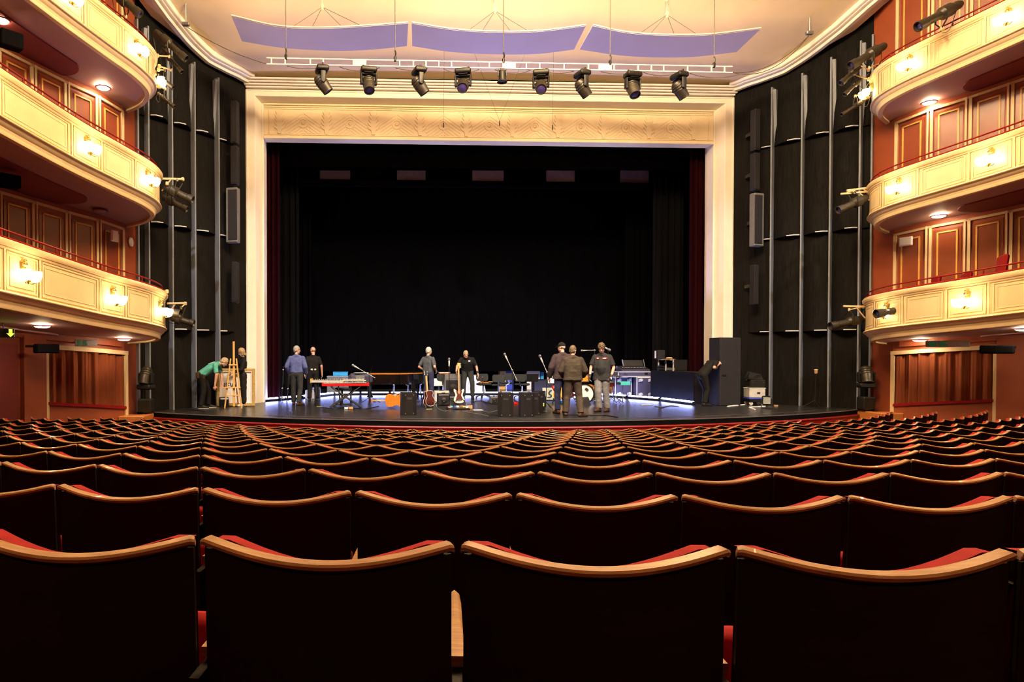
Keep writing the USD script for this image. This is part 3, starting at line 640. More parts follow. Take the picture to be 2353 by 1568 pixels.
part(t, 'clamp', box((0, 0, -.01), (.10, .06, .06), .01), 'metal_black'); part(t, 'yoke', [box((s*.10, 0, -.10), (.015, .05, .16)) for s in (-1, 1)]+[box((0, 0, -.03), (.2, .05, .02))], 'metal_black')
part(t, 'body', lathe([(0, -.05), (.07, -.06), (.09, -.12), (.09, -.27), (.13, -.33), (.115, -.34), (.08, -.30), (0, -.30)], 16), 'metal_black')
# wires of the hanging microphones
for n, P in (('V-shaped pair of', [(1045, 0, 18.2), (1148, 281, 18.6), (1252, 0, 18.2)]), ('left single', [(1022, 0, 18.2), (1019, 285, 18.6)]), ('right single', [(1273, 0, 18.2), (1270, 290, 18.6)])):
    pts = [ony(*p) for p in P]; t = thing('hanging_microphone', f'tiny microphone hanging before the frieze on {n} thin wires' if n[0] == 'V' else f'tiny microphone hanging before the frieze on the {n} thin wire', 'microphone')
    lowp = pts[1]; part(t, 'microphone', [rod(lowp+(0, 0, .03), lowp-(0, 0, .09), .013, 6), sph(lowp-(0, 0, .09), .016, 1)], 'metal_black')
    for p in [pts[0]]+pts[2:]: 
        d = p-lowp; k = (zc(p[1])+.15-lowp[2])/d[2]; part(t, 'wire', rod(lowp+(0, 0, .03), lowp+d*max(k, 1), .0035, 4), 'wire')

# ================================================================ FIXTURES ON THE BALCONIES
def spot(name, lab, a, b, y, mnt, r=.10, ym=None, arm=True):
    """profile spotlight from the lamp end a to the lens end b (photo points at depth y), hung from mnt on the balcony front"""
    A_, B_ = ony(*a, y), ony(*b, y); d = B_-A_; L = np.linalg.norm(d); Mp = ony(*mnt, ym or y); c = A_+d*.45
    t = thing(name, lab, 'stage light', group='spotlights on the balcony fronts')
    pr = [(0, 0), (r*.55, .0), (r*.75, L*.05), (r*.80, L*.20), (r*1.12, L*.24), (r*1.12, L*.44), (r*.72, L*.50), (r*.72, L*.80), (r*.86, L*.82), (r*.90, L), (r*.80, L), (r*.70, L*.93), (0, L*.93)]
    part(t, 'body', aimed(lathe(pr, 14), A_, d), 'fixture', 30); part(t, 'lens', aimed(lathe([(r*.7, L*.935), (r*.4, L*.955), (0, L*.962)], 14), A_, d), 'lens')
    u = d/L; s = np.cross(u, [0, 0, 1]); s /= np.linalg.norm(s); up = np.cross(s, u)
    hang = 1 if Mp[2] > c[2] else -1; top = c+np.array([0, 0, hang*(r+.20)])
    part(t, 'yoke', [tube([c+s*r*1.2*k, c+s*r*1.2*k+np.array([0, 0, hang*.16]), top], .014, 6) for k in (-1, 1)], 'metal_black')
    part(t, 'bracket', [tube([top, Mp], .018, 6), box(Mp, (.07, .07, .09), .015), box(top, (.05, .05, .08), .01)], 'strip_cream' if arm else 'metal_black')
    part(t, 'cable', tube(spline([A_, A_+np.array([-.05, .05, -.12]), A_*.5+Mp*.5+np.array([0, .05, -.28]), Mp-(0, 0, .1)], 5), .007, 5), 'wire')
spot('profile_spotlight', 'dark spotlight on top of the highest left balcony, cut by the picture top', (262, -18), (322, 33), 15.0, (262, 34), .12, 15.1)
spot('profile_spotlight', 'dark spotlight at the tip of the highest left balcony, upper of the cluster', (356, 72), (428, 136), 16.6, (362, 128), .11, 16.4)
spot('profile_spotlight', 'thin dark spotlight in the cluster below the upper one, highest left balcony', (372, 112), (418, 166), 16.9, (366, 152), .07, 16.5)
spot('profile_spotlight', 'pale clamped lamp under the tip of the highest left balcony', (362, 172), (398, 202), 16.8, (364, 160), .07, 16.5)
spot('profile_spotlight', 'lowest thin spotlight beside the tip of the highest left balcony', (362, 214), (401, 246), 16.8, (366, 200), .06, 16.5)
spot('profile_spotlight', 'dark spotlight on a cream arm at the tip of the middle left balcony', (378, 430), (443, 460), 16.5, (420, 412), .12, 16.6)
spot('profile_spotlight', 'second dark spotlight just below it at the tip of the middle left balcony', (372, 452), (430, 482), 16.9, (384, 422), .10, 16.4)
spot('profile_spotlight', 'long dark spotlight lying before the end panel of the lowest left balcony', (338, 706), (414, 722), 15.6, (384, 670), .12, 15.7)
spot('profile_spotlight', 'dark spotlight beyond the tip of the lowest left balcony', (392, 730), (446, 744), 16.6, (426, 698), .11, 16.7)
spot('profile_spotlight', 'large dark spotlight above the rail of the highest right balcony', (2208, 8), (2109, 62), 14.4, (2165, 66), .13, 14.5)
spot('profile_spotlight', 'dark spotlight at the tip of the highest right balcony, uppermost of the cluster', (2034, 104), (1954, 152), 16.2, (2022, 146), .13, 16.3)
spot('profile_spotlight', 'second dark spotlight in the cluster at the highest right balcony tip', (1978, 150), (1932, 192), 16.6, (1996, 160), .09, 16.5)
spot('profile_spotlight', 'third lamp of the cluster at the highest right balcony tip, half way down', (1980, 178), (1941, 218), 16.7, (1996, 182), .07, 16.5)
spot('profile_spotlight', 'lowest thin spotlight of the cluster at the highest right balcony tip', (1990, 228), (1934, 264), 16.7, (2002, 206), .06, 16.5)
spot('profile_spotlight', 'dark spotlight on cream arms at the tip of the middle right balcony', (1992, 454), (1926, 484), 16.4, (1950, 440), .12, 16.5)
spot('profile_spotlight', 'long dark spotlight hanging before the front of the lowest right balcony', (2104, 706), (2013, 722), 15.2, (2062, 676), .12, 15.4)
spot('profile_spotlight', 'dark spotlight beyond the tip of the lowest right balcony', (1986, 732), (1908, 750), 16.7, (1984, 706), .12, 16.7)
for s, k, P, Q in ((-1, 1, (372, 411), (420, 412)), (-1, 0, (332, 668), (386, 669)), (-1, 0, (384, 698), (428, 697)), (1, 1, (2012, 430), (1946, 438)), (1, 1, (2006, 440), (1932, 446)), (1, 0, (1988, 705), (1938, 704))):
    y = 16.5 if s > 0 or P[0] > 340 else 15.7; a, b = ony(*P, y), ony(*Q, y); d = b-a
    t = thing('bracket_arm', f'cream steel arm standing out from the {TIERN[k]} {SIDEN[s]} balcony front'+('' if (s, k) not in ((-1, 0), (1, 1)) else (', before the end panel' if P[0] == 332 else ', at its tip' if P[0] == 384 else ', upper of two' if P[0] == 2012 else ', lower of two')), 'bracket')
    part(t, 'arm', box((0, 0, 0), (np.linalg.norm(d), .05, .05), .008).apply_transform(trimesh.geometry.align_vectors([1, 0, 0], d/np.linalg.norm(d))).apply_translation((a+b)/2), 'strip_cream')
    part(t, 'strut', rod(a+(0, 0, -.30), a+d*.45, .018, 6), 'strip_cream')

# ================================================================ UNDER THE LOWEST BALCONIES: curtained boxes, beams, signs, loudspeakers
Wp_ = np.array(WALL)
def wl(s_, off, z, side):
    p = sub(Wp_, s_, s_+.02, 1); tt = p[-1]-p[0]; tt /= np.linalg.norm(tt); n2 = np.array([tt[1], -tt[0]]); n2 *= -1 if n2[0] > 0 else 1
    c = p[0]+n2*off; return (side*c[0], c[1], z(c[1]) if callable(z) else z)
def wbar(s0, s1, o0, o1, z0, z1, side): return hull([wl(a, o, z, side) for a in (s0, s1) for o in (o0, o1) for z in (z0, z1)])
def wcurve(s0, s1, o0, o1, z0, z1, side):
    n = max(2, int((s1-s0)/.35)+1); S = np.linspace(s0, s1, n); return [wbar(a, b, o0, o1, z0, z1, side) for a, b in zip(S[:-1], S[1:])]
ztop = lambda y: 1.50+.085*(16.8-y); zsill = lambda y: .18+.14*(16.8-y); zflo = lambda y: -1.6
for side, w in ((-1, WL), (1, WR)):
    n = SIDEN[side]
    part(w, 'beam', wcurve(.9, 7.5, 0, .12, lambda y: ztop(y)+.20, lambda y: tz(0, y)+.05, side), 'terracotta')
    part(w, 'pier', wbar(2.85, 3.35, 0, .16, zflo, lambda y: ztop(y)+.25, side), 'terracotta')
    t = thing('curtained_box', f'cream framed side box with rust curtain under the lowest {n} balcony', 'theatre box')
    s0, s1 = .78, 2.80
    part(t, 'frame', wbar(s0-.07, s0+.02, .0, .14, zflo, lambda y: ztop(y)+.09, side), 'strip_cream'); part(t, 'frame', wbar(s1-.02, s1+.07, .0, .14, zflo, lambda y: ztop(y)+.09, side), 'strip_cream')
    part(t, 'lintel', wcurve(s0-.07, s1+.07, 0, .15, lambda y: ztop(y), lambda y: ztop(y)+.10, side), 'strip_cream')
    part(t, 'recess_shade', wcurve(s0+.02, s1-.02, .004, .012, zsill, ztop, side), 'black_velour')  # black sheet on the wall paints the shade behind the curtain
    part(t, 'parapet', wcurve(s0+.02, s1-.02, 0, .10, zflo, lambda y: zsill(y)-.03, side), 'terracotta')
    part(t, 'sill', wcurve(s0, s1, 0, .15, lambda y: zsill(y)-.05, lambda y: zsill(y)+.02, side), 'red_plush')
    cu = grid(np.linspace(s0+.05, s1-.04, 160), np.linspace(0, 1, 4), lambda u, v: wl(u, .085+.04*math.sin(u*24+.6*math.sin(u*5))+.012*math.sin(u*61+1), zsill(wl(u, 0, 0, 1)[1])+(1.28+.0*u)*v, side))
    c2 = cu.copy(); c2.faces = c2.faces[:, ::-1]
    part(t, 'curtain', [cu, c2], 'curtain_rust', True)
    part(w, 'opening_shade_sheet', wcurve(3.4, 5.6, .004, .02, lambda y: zsill(y)-.9, lambda y: ztop(y)+.05, side), 'soffit_red')  # flat maroon sheet stands in for the shade of a further opening
def boxpx(px0, px1, py0, py1, y, dep): 
    a, b = ony(px0, py0, y), ony(px1, py1, y); return (a+b)/2, np.array([abs(b[0]-a[0]), dep, abs(a[2]-b[2])])
for lab, r, y, rz in (('black loudspeaker above the pier beside the left curtained box', (76, 137, 791, 812), 14.1, .9), ('black loudspeaker above the right end of the right curtained box', (2256, 2326, 794, 813), 14.0, -.9),
                      ('black loudspeaker on the left wall under the highest balcony', (-6, 54, 74, 112), 13.3, .8), ('black loudspeaker on the left wall under the middle balcony', (-8, 48, 402, 432), 13.3, .8)):
    c, s = boxpx(*r, y, .25); t = thing('loudspeaker', lab, 'loudspeaker'); part(t, 'cabinet', box(c, s*(.8, 1, 1), .02, rz=rz), 'black_cloth'); part(t, 'bracket', box(c+(np.sign(c[0])*.25, 0, .05), (.35, .05, .05)), 'metal_black')
for lab, r, y, rz in (('grey escape sign with dark green pictogram over the left curtained box', (165, 207, 781, 796), 15.4, .9), ('grey escape sign with dark green pictogram over the right curtained box', (2157, 2218, 783, 798), 15.1, -.9)):
    c, s = boxpx(*r, y, .04); c = c+(-np.sign(c[0])*.12, 0, 0); w_ = s[0]*1.25; t = thing('escape_sign', lab, 'sign', c, math.degrees(rz))
    part(t, 'panel', box((0, 0, 0), (w_, .04, s[2]), .008), 'steel'); part(t, 'bracket', box((0, .12, .02), (.06, .3, .05)), 'steel')
    part(t, 'pictogram', [box((-w_*.33, -.022, 0), (w_*.18, .006, s[2]*.8)), box((-w_*.08, -.022, 0), (w_*.18, .006, s[2]*.8))], 'green_sign')
c, s = boxpx(-8, 23, 756, 776, 13.0, .05); t = thing('exit_sign', 'lit green exit sign with down arrow at the left picture edge', 'sign', c, 30)
part(t, 'housing', box((0, 0, 0), (s[0]*1.5, .06, s[2]), .008), 'metal_black'); part(t, 'hanger', rod((0, 0, s[2]/2), (0, 0, .34), .012, 6), 'metal_black')
part(t, 'arrow', moved(upright(prism([(-.03, .08), (.03, .08), (.03, 0), (.07, 0), (0, -.075), (-.07, 0), (-.03, 0)], .01)), (.12, -.03, .0)), 'green_glow'); part(t, 'pictogram', box((-.14, -.032, 0), (.16, .008, s[2]*.85)), 'green_glow')
c, s = boxpx(248, 268, 530, 556, 16.3, .06); t = thing('wall_box', 'square white wall box on the last red panel under the middle left balcony', 'wall box'); part(t, 'housing', box(c+(.05, 0, 0), (.06, s[0], s[2]), .012, rz=-.45), 'white_plastic'); part(t, 'cover', box(c+(.085, -.02, 0), (.012, s[0]*.8, s[2]*.8), .004, rz=-.45), 'white_plastic')
c, s = boxpx(296, 311, 547, 568, 17.25, .06); t = thing('wall_disc', 'round white wall device beside the square one on the left wall', 'wall device'); part(t, 'housing', aimed(lathe([(0, 0), (.12, 0), (.125, .02), (.11, .05), (0, .055)], 20), (-10.045, 17.2, c[2]), (1, 0, 0)), 'white_plastic'); part(t, 'grille', aimed(lathe([(.07, .053), (.075, .06), (0, .062)], 16), (-10.045, 17.2, c[2]), (1, 0, 0)), 'white_moulding')
c, s = boxpx(2068, 2095, 545, 566, 16.5, .06); t = thing('wall_box', 'square white wall box on the red wall between the right balconies', 'wall box'); part(t, 'housing', box(c, (.06, .3, s[2]), .012, rz=.42), 'white_plastic'); part(t, 'cover', box(c+(-.035, -.02, 0), (.012, .24, s[2]*.8), .004, rz=.42), 'white_plastic')
# red seats standing in the lowest right balcony
for i, (px0, px1, py0, py1, lab) in enumerate(((2262, 2326, 586, 640, 'red balcony seat rising over the rail of the lowest right balcony'), (2340, 2392, 578, 634, 'red balcony seat at the right picture edge behind the balcony rail'), (2188, 2240, 626, 660, 'low red folded seat behind the lowest right balcony rail'), (2122, 2166, 634, 664, 'low red folded seat nearest the stage behind the lowest right rail'))):
    q = ony((px0+px1)/2, py1, 13.9-.7*(i == 1)+.5*(i == 2)+1.0*(i == 3)); z0 = tz(0, q[1])+.22; zt = ony((px0+px1)/2, py0, q[1])[2]
    t = thing('plush_seat', lab, 'theatre seat', (q[0], q[1], z0), 62); h = zt-z0
    part(t, 'backrest', box((0, 0, h*.5), (.5, .09, h), .04, rx=.12), 'red_plush', 50); part(t, 'seat', box((0, .2, h*.42), (.48, .12, .4), .04, rx=-.3), 'red_plush', 50); part(t, 'foot', box((0, .1, .12), (.44, .2, .24), .01), 'seat_wood_dark')
# strips of light along the stage
LP = [(582, 926), (641, 921), (692, 917), (768, 909), (828, 908), (896, 908), (960, 908), (1020, 908), (1085, 908), (1150, 908), (1215, 908), (1282, 909), (1368, 911), (1442, 916), (1518, 922), (1597, 932)]
led0 = None
for i, (a, b) in enumerate(zip(LP[:-1], LP[1:])):
    P, Q = onz(*a), onz(*b); d = Q-P; L = np.linalg.norm(d); n = max(1, round(L/1.6))
    for j in range(n):
        p, q = P+d*(j+.03)/n, P+d*(j+.97)/n; c = (p+q)/2; l = np.linalg.norm(q-p)
        t = thing('light_strip', 'x', 'light bar', (c[0], c[1], 0), math.degrees(math.atan2(d[1], d[0])), 'light bars on the stage floor')
        k = used[('/World', 'light_strip')]; stage.GetPrimAtPath(t).SetCustomDataByKey('label', f'glowing blue-white light bar on the stage floor, {ordn(k+1)} from the left')
        part(t, 'housing', box((0, 0, .035), (l, .10, .07), .01), 'metal_black'); part(t, 'end_cap', [box((s*l/2, 0, .05), (.02, .11, .10), .004) for s in (-1, 1)], 'metal_black')
        part(t, 'tube', box((0, 0, .095), (l-.03, .07, .055), .02), 'led_blue')
# ================================================================ BAND GEAR ON THE STAGE
mat('skin', (.58, .33, .24), .5, .06, 12)
mat('red_gloss', (.55, .012, .012), .25, .05, 5, coat=.5)
mat('pale_grey', (.52, .52, .50), .5, .08, 10)
mat('matte_black', (.006, .006, .0075), .8, .1, 6, spec=.06)
mat('mid_grey', (.13, .135, .14), .6, .1, 8)
mat('dark_grey', (.016, .016, .021), .65, .15, 8, spec=.25)
mat('case_black', (.008, .007, .008), .55, .2, 10, spec=.3)
mat('case_blue', (.045, .045, .085), .5, .1, 8)
mat('seat_fabric', (.035, .04, .044), .9, .15, 30, spec=.15)
mat('piano_black', (.004, .004, .004), .08, 0, spec=.6, coat=.6)
mat('amber', (.65, .28, .04), .25, .15, 6, coat=.5, stretch=(1, 1, 5))
mat('cello_wood', (.50, .17, .018), .28, .2, 5, coat=.6, stretch=(4, 1, 1))
mat('mahogany', (.065, .008, .007), .2, .2, 5, coat=.6)
mat('maple', (.62, .40, .17), .4, .12, 6, stretch=(6, 6, 1))
mat('pine', (.66, .40, .12), .5, .12, 4, stretch=(5, 5, .6))
mat('ivory', (.78, .75, .66), .4, .03)
mat('cyan', (.02, .32, .62), .5, .06)
mat('teal_cloth', (.05, .45, .45), .9, .1, 10)
mat('paper_white', (.80, .79, .80), .6, .02)
mat('gilt', (.55, .38, .14), .4, .25, 25, metal=.3, bump=.004)
mat('cardboard', (.45, .27, .14), .8, .1)
mat('blue_plastic', (.03, .06, .55), .5, .05)
mat('green_foil', (.03, .38, .10), .3, .5, 30)
mat('gold_cymbal', (.62, .45, .16), .25, .1, 10, metal=.9)
mat('white_cloth', (.62, .63, .62), .9, .06, 6)
mat('board_green', (.33, .38, .35), .6, .05)
mat('tortoise', (.16, .02, .015), .3, .5, 18)
mat('yellow_tape', (.65, .75, .10), .6, .05)
mat('pink_box', (.70, .20, .25), .5, .1); mat('black_ink', (.02, .02, .025), .7, 0)
def F(px, py): q = onz(px, py); return q[0], q[1]
def hz(px, py, y): return float(ony(px, py, y)[2])
def hx(px, y): return float(ony(px, 850, y)[0])
def tripod(h, r=.32, rot=0., n=3, rad=.011):
    o = [rod((0, 0, .04), (0, 0, h), rad, 7)]
    for k in range(n):
        a = rot+2*PI*k/n; o.append(rod((0, 0, .20), (r*math.cos(a), r*math.sin(a), .012), .009, 6))
    return o
def mic_at(p, d, big=1.):
    d = np.array(d, float); d /= np.linalg.norm(d); p = np.array(p, float)
    return [('microphone', [aimed(lathe([(0, 0), (.026*big, .012*big), (.033*big, .035*big), (.028*big, .065*big), (.022*big, .072*big)], 12), p, -d)], 'steel'), ('mic_body', [aimed(lathe([(.021*big, .07*big), (.022*big, .10*big), (.013*big, .21*big), (0, .212*big)], 10), p, -d)], 'pale_grey')]
def mic_stand(lab, base, mic, clamp=None, rot=.4, y=None, tail=None, bigm=1.25):
    x, y0 = F(*base); y = y or y0
    t = thing('microphone_stand', lab, 'microphone stand', (x, y, 0), 0)
    m = ony(*mic, y)-np.array([x, y, 0]); c = (ony(*clamp, y)-np.array([x, y, 0])) if clamp else np.array([m[0], 0, m[2]-.25])
    c[0] = c[0] if clamp is None else c[0]
    part(t, 'tripod_base', tripod(.35, .33, rot), 'metal_black'); part(t, 'pole', tube([(0, 0, .04), (c[0], 0, c[2])], .011, 7), 'metal_black')
    part(t, 'clamp', [sph(c, .032, 1), rod(c-(0, .05, 0), c+(0, .05, 0), .012, 6)], 'chrome')
    d = m-c; e = c-d*(tail if tail is not None else (.35 if clamp else 0))
    part(t, 'boom', rod(e, m-d/np.linalg.norm(d)*.18, .010, 7), 'pale_grey' if clamp else 'metal_black')
    for n, k, mm in mic_at(m, d, bigm): part(t, n, k, mm)
    return t
mic_stand('boom microphone stand with silver mic before the grand piano', (851, 927), (808, 838), (848, 861))
mic_stand('straight microphone stand with big silver mic between the two guitars', (1033, 934), (1032, 822), None)
mic_stand('boom microphone stand with silver mic tilted left behind the middle loudspeakers', (1178, 934), (1158, 811), (1177, 851), tail=.6)
mic_stand('boom microphone stand with silver mic beside the man in the cap', (1254, 940), (1239, 815), (1257, 856), rot=.9, tail=.15)
mic_stand('overhead microphone stand with angled arm right of the drums', (1412, 926), (1404, 806), (1396, 802), rot=1.2, tail=.4)
mic_stand('overhead microphone stand whose boom reaches left above the drum', (1366, 928), (1334, 806), (1366, 805), rot=.2, tail=.1, bigm=1)
for px, py, lab in ((648, 922, 'left of two bare folded microphone stands beside the man in the blue shirt'), (661, 924, 'right of two bare folded microphone stands, close to the man in the blue shirt')):
    x, y = F(px, py); t = thing('microphone_stand', lab, 'microphone stand', (x, y, 0)); part(t, 'tripod_base', tripod(.3, .22, .5), 'metal_black'); part(t, 'pole', rod((0, 0, .05), (.04, 0, hz(650, 842, y)), .013, 7), 'metal_black'); part(t, 'collar', [sph((.015, 0, .42), .03, 1), sph((.04, 0, 1.02), .028, 1)], 'chrome'); part(t, 'folded_boom', rod((.06, 0, .55), (.045, .01, 1.12), .011, 6), 'dark_grey')
def keybed(t, L, D, H, mt, wood=None, keys=61):
    part(t, 'case', box((0, 0, H/2), (L, D, H), .012), mt)
    kd = D*.48; w = (L-.08)/(keys*7/12)
    part(t, 'white_keys', [box((-L/2+.04+w*(i+.5), -D/2+kd/2-.01, H+.004), (w*.93, kd, .014)) for i in range(int(keys*7/12))], 'ivory')
    part(t, 'black_keys', [box((-L/2+.04+w*(i+1), -D/2+kd*.62, H+.016), (w*.5, kd*.6, .016)) for i in range(int(keys*7/12)-1) if i % 7 in (0, 1, 3, 4, 5)], 'black_ink')
    part(t, 'control_panel', box((0, D*.24, H+.006), (L*.95, D*.42, .012), .004), 'dark_grey')
    part(t, 'knob', [rod((-L*.4+L*.8*k/13, D*(.15+.12*(k % 2)), H+.01), (-L*.4+L*.8*k/13, D*(.15+.12*(k % 2)), H+.035), .011, 8) for k in range(14)], 'pale_grey')
    if wood: part(t, 'end_cheek', [box((s*(L/2+.012), 0, H/2+.02), (.03, D*1.02, H+.06), .008) for s in (-1, 1)], wood)
x, y = F(794, 938)
t = thing('keyboard_stand', 'black crossed keyboard stand under the red keyboard', 'stand', (x, y, 0), 6)
for dy in (-.14, .14): part(t, 'leg', rod((-.42, dy, .03), (.40, dy, .60), .022, 8), 'metal_black'); part(t, 'leg', rod((.42, dy, .03), (-.40, dy, .60), .022, 8), 'metal_black')
part(t, 'foot_bar', [rod((s*.42, -.26, .025), (s*.42, .26, .025), .02, 8) for s in (-1, 1)], 'dark_grey'); part(t, 'top_bar', [rod((s*.40, -.22, .605), (s*.40, .22, .605), .018, 8) for s in (-1, 1)], 'metal_black'); part(t, 'hub', rod((0, -.17, .315), (0, .17, .315), .04, 12), 'chrome')
t = thing('stage_keyboard', 'long red stage keyboard on the crossed stand', 'keyboard', (x, y, .622), 3); keybed(t, 1.28, .30, .09, 'red_gloss', None, 73)
part(t, 'end_block', [box((s*.645, 0, .05), (.035, .31, .11), .012) for s in (-1, 1)], 'red_gloss')
x2, y2 = hx(753, 19.2), 19.2
t = thing('keyboard_stand', 'low black stand under the wood-ended synthesizer behind the red keyboard', 'stand', (x2, y2, 0), 0)
for s in (-1, 1): part(t, 'leg', [rod((s*.38, -.12, .02), (s*.3, 0, .66), .018, 7), rod((s*.38, .16, .02), (s*.3, 0, .66), .018, 7)], 'metal_black')
part(t, 'top_bar', rod((-.4, 0, .665), (.4, 0, .665), .02, 8), 'metal_black')
t = thing('synthesizer', 'grey synthesizer with yellow wooden ends left behind the red keyboard', 'synthesizer', (x2, y2, .69), -4); keybed(t, .92, .36, .07, 'pale_grey', 'pine', 49)
x3 = hx(815, 18.9); t = thing('small_keyboard', 'slim white keyboard lying on top of the red one', 'keyboard', (x3, 18.45, .765), -2); keybed(t, .66, .16, .035, 'ivory', None, 32)
x3, y3 = F(785, 934); t = thing('keyboard_stool', 'black padded stool behind the crossed keyboard stand', 'stool', (x3, 19.4, 0)); part(t, 'seat', box((0, 0, .49), (.46, .32, .08), .035), 'case_black'); part(t, 'pole', rod((0, 0, .05), (0, 0, .46), .028, 10), 'metal_black'); part(t, 'foot', [rod((-.25, 0, .03), (.25, 0, .03), .022, 8), rod((0, -.22, .03), (0, .22, .03), .022, 8)], 'metal_black')
y = 20.6; t = thing('equipment_case', 'grey-violet padded case with white sheets on top, right behind the keyboards', 'case', (hx(828, y), y, 0), 4)
z0, z1 = hz(828, 884, y), hz(828, 858, y); part(t, 'body', box((0, 0, (z0+z1)/2), (.76, .4, z1-z0), .09), 'case_blue'); part(t, 'front_pocket', box((-.02, -.2, (z0+z1)/2), (.30, .05, .22), .02), 'mid_grey'); part(t, 'sheet', box((.02, -.05, z1+.012), (.42, .28, .025), .008, rz=.2), 'paper_white'); part(t, 'stand_leg', [rod((s*.3, 0, .0), (s*.3, 0, z0), .025, 8) for s in (-1, 1)], 'metal_black')
# grand piano, tail to the right
y = 22.2; xk = hx(846, y); t = thing('grand_piano', 'black grand piano with closed lid and orange-brown edge behind the cello', 'piano', (xk, y, 0))
out = spline([(0, -.75), (.5, -.75), (.95, -.72), (1.35, -.55), (1.62, -.25), (1.85, .05), (1.98, .35), (1.90, .60), (1.6, .74), (.9, .75), (0, .75)], 5)
zt = hz(900, 857, y-.4)
part(t, 'rim', prism(out, .34, zt-.38), 'piano_black', 40); part(t, 'lid', prism(out*[1.01, 1.02], .028, zt+.005), 'piano_black', 40)
part(t, 'lid_edge', prism(out*[1.002, 1.006], .048, zt-.042), 'cello_wood', 40)
part(t, 'key_bed', box((-.10, 0, zt-.30), (.34, 1.5, .10), .02), 'piano_black'); part(t, 'keys', [box((-.16, -.62+.0238*i, zt-.235), (.15, .0225, .02)) for i in range(52)], 'ivory'); part(t, 'cheek', [box((-.1, s*.71, zt-.2), (.34, .09, .14), .03) for s in (-1, 1)], 'piano_black'); part(t, 'music_desk', box((.12, 0, zt+.13), (.03, .7, .24), .01, ry=.35), 'piano_black')
for q in ((.05, -.6), (.05, .6), (1.55, .15)): part(t, 'leg', [hull([(q[0]+a*.09, q[1]+b*.09, zt-.36) for a in (-1, 1) for b in (-1, 1)]+[(q[0]+a*.05, q[1]+b*.05, .09) for a in (-1, 1) for b in (-1, 1)])], 'piano_black'); part(t, 'caster', [sph((*q, .045), .045, 1)], 'brass')
part(t, 'pedal_lyre', [rod((.1, s*.08, .1), (.1, s*.12, zt-.35), .02, 6) for s in (-1, 1)]+[box((.06, 0, .09), (.2, .3, .05), .01)], 'piano_black')
# cello lying on its side
bout = [(0, 0), (.03, .10), (.09, .19), (.20, .225), (.32, .20), (.40, .145), (.46, .125), (.52, .14), (.58, .165), (.66, .17), (.73, .13), (.755, .05)]
def sheet_body(half, th, sc=1.0, arch=.0, mir=True):
    P = spline(half, 5); P = np.vstack([P, (P*[1, -1])[::-1]])*sc; return prism(P, th), P
bm, P = sheet_body(bout, .115)
x, y = F(948, 941); y = 18.35
ca = lambda m: moved(moved(moved(m, (0, 0, -.057)), rx=PI/2), (0, 0, .225), rz=PI)      # along -x, back towards the seats, standing on its rib
t = thing('cello', 'orange cello lying on its side behind the leftmost floor loudspeaker', 'cello', (hx(948, y), y, 0), 4)
part(t, 'body', ca(bm), 'cello_wood', 50); tp, _ = sheet_body(bout, .012, 1.03); part(t, 'front_plate', ca(moved(tp, (-.01, 0, .105))), 'amber', 40); part(t, 'back_plate', ca(moved(tp, (-.01, 0, -.008))), 'cello_wood', 40)
part(t, 'neck', ca(hull([(a, b*w, c) for a, w in ((.74, .02), (1.02, .015)) for b in (-1, 1) for c in (.09, .13)])), 'maple'); part(t, 'fingerboard', ca(hull([(a, b*w, c) for a, w in ((.45, .03), (1.02, .016)) for b in (-1, 1) for c in (.135, .15)])), 'black_ink'); part(t, 'scroll', ca(cat_([rod((1.0, 0, .10), (1.14, 0, .07), .02, 8), rod((1.15, -.03, .065), (1.15, .03, .065), .032, 12)])), 'cello_wood'); part(t, 'pegs', ca(cat_([rod((1.04+.03*k, -.06, .09), (1.04+.03*k, .06, .09), .008, 6) for k in range(3)])), 'black_ink'); part(t, 'bridge', ca(box((.30, 0, .16), (.012, .09, .08))), 'maple'); part(t, 'tailpiece', ca(hull([(.05, -.02, .15), (.05, .02, .15), (.24, -.035, .17), (.24, .035, .17), (.05, 0, .14), (.24, 0, .16)])), 'black_ink'); part(t, 'endpin', ca(rod((0, 0, .05), (-.22, 0, .05), .006, 6)), 'steel')
t = thing('cello_bow', 'pale cello bow resting across the top of the cello', 'bow', (hx(912, y), y, 0)); a, b = ony(899, 910, y)-(hx(912, y), y, 0), ony(923, 901, y)-(hx(912, y), y, 0); part(t, 'stick', rod(a, b, .010, 6), 'maple'); part(t, 'hair', rod(a-(0, 0, .025), b-(0, 0, .015), .005, 5), 'ivory'); part(t, 'frog', box(a-(0, 0, .012), (.04, .015, .03)), 'black_ink')
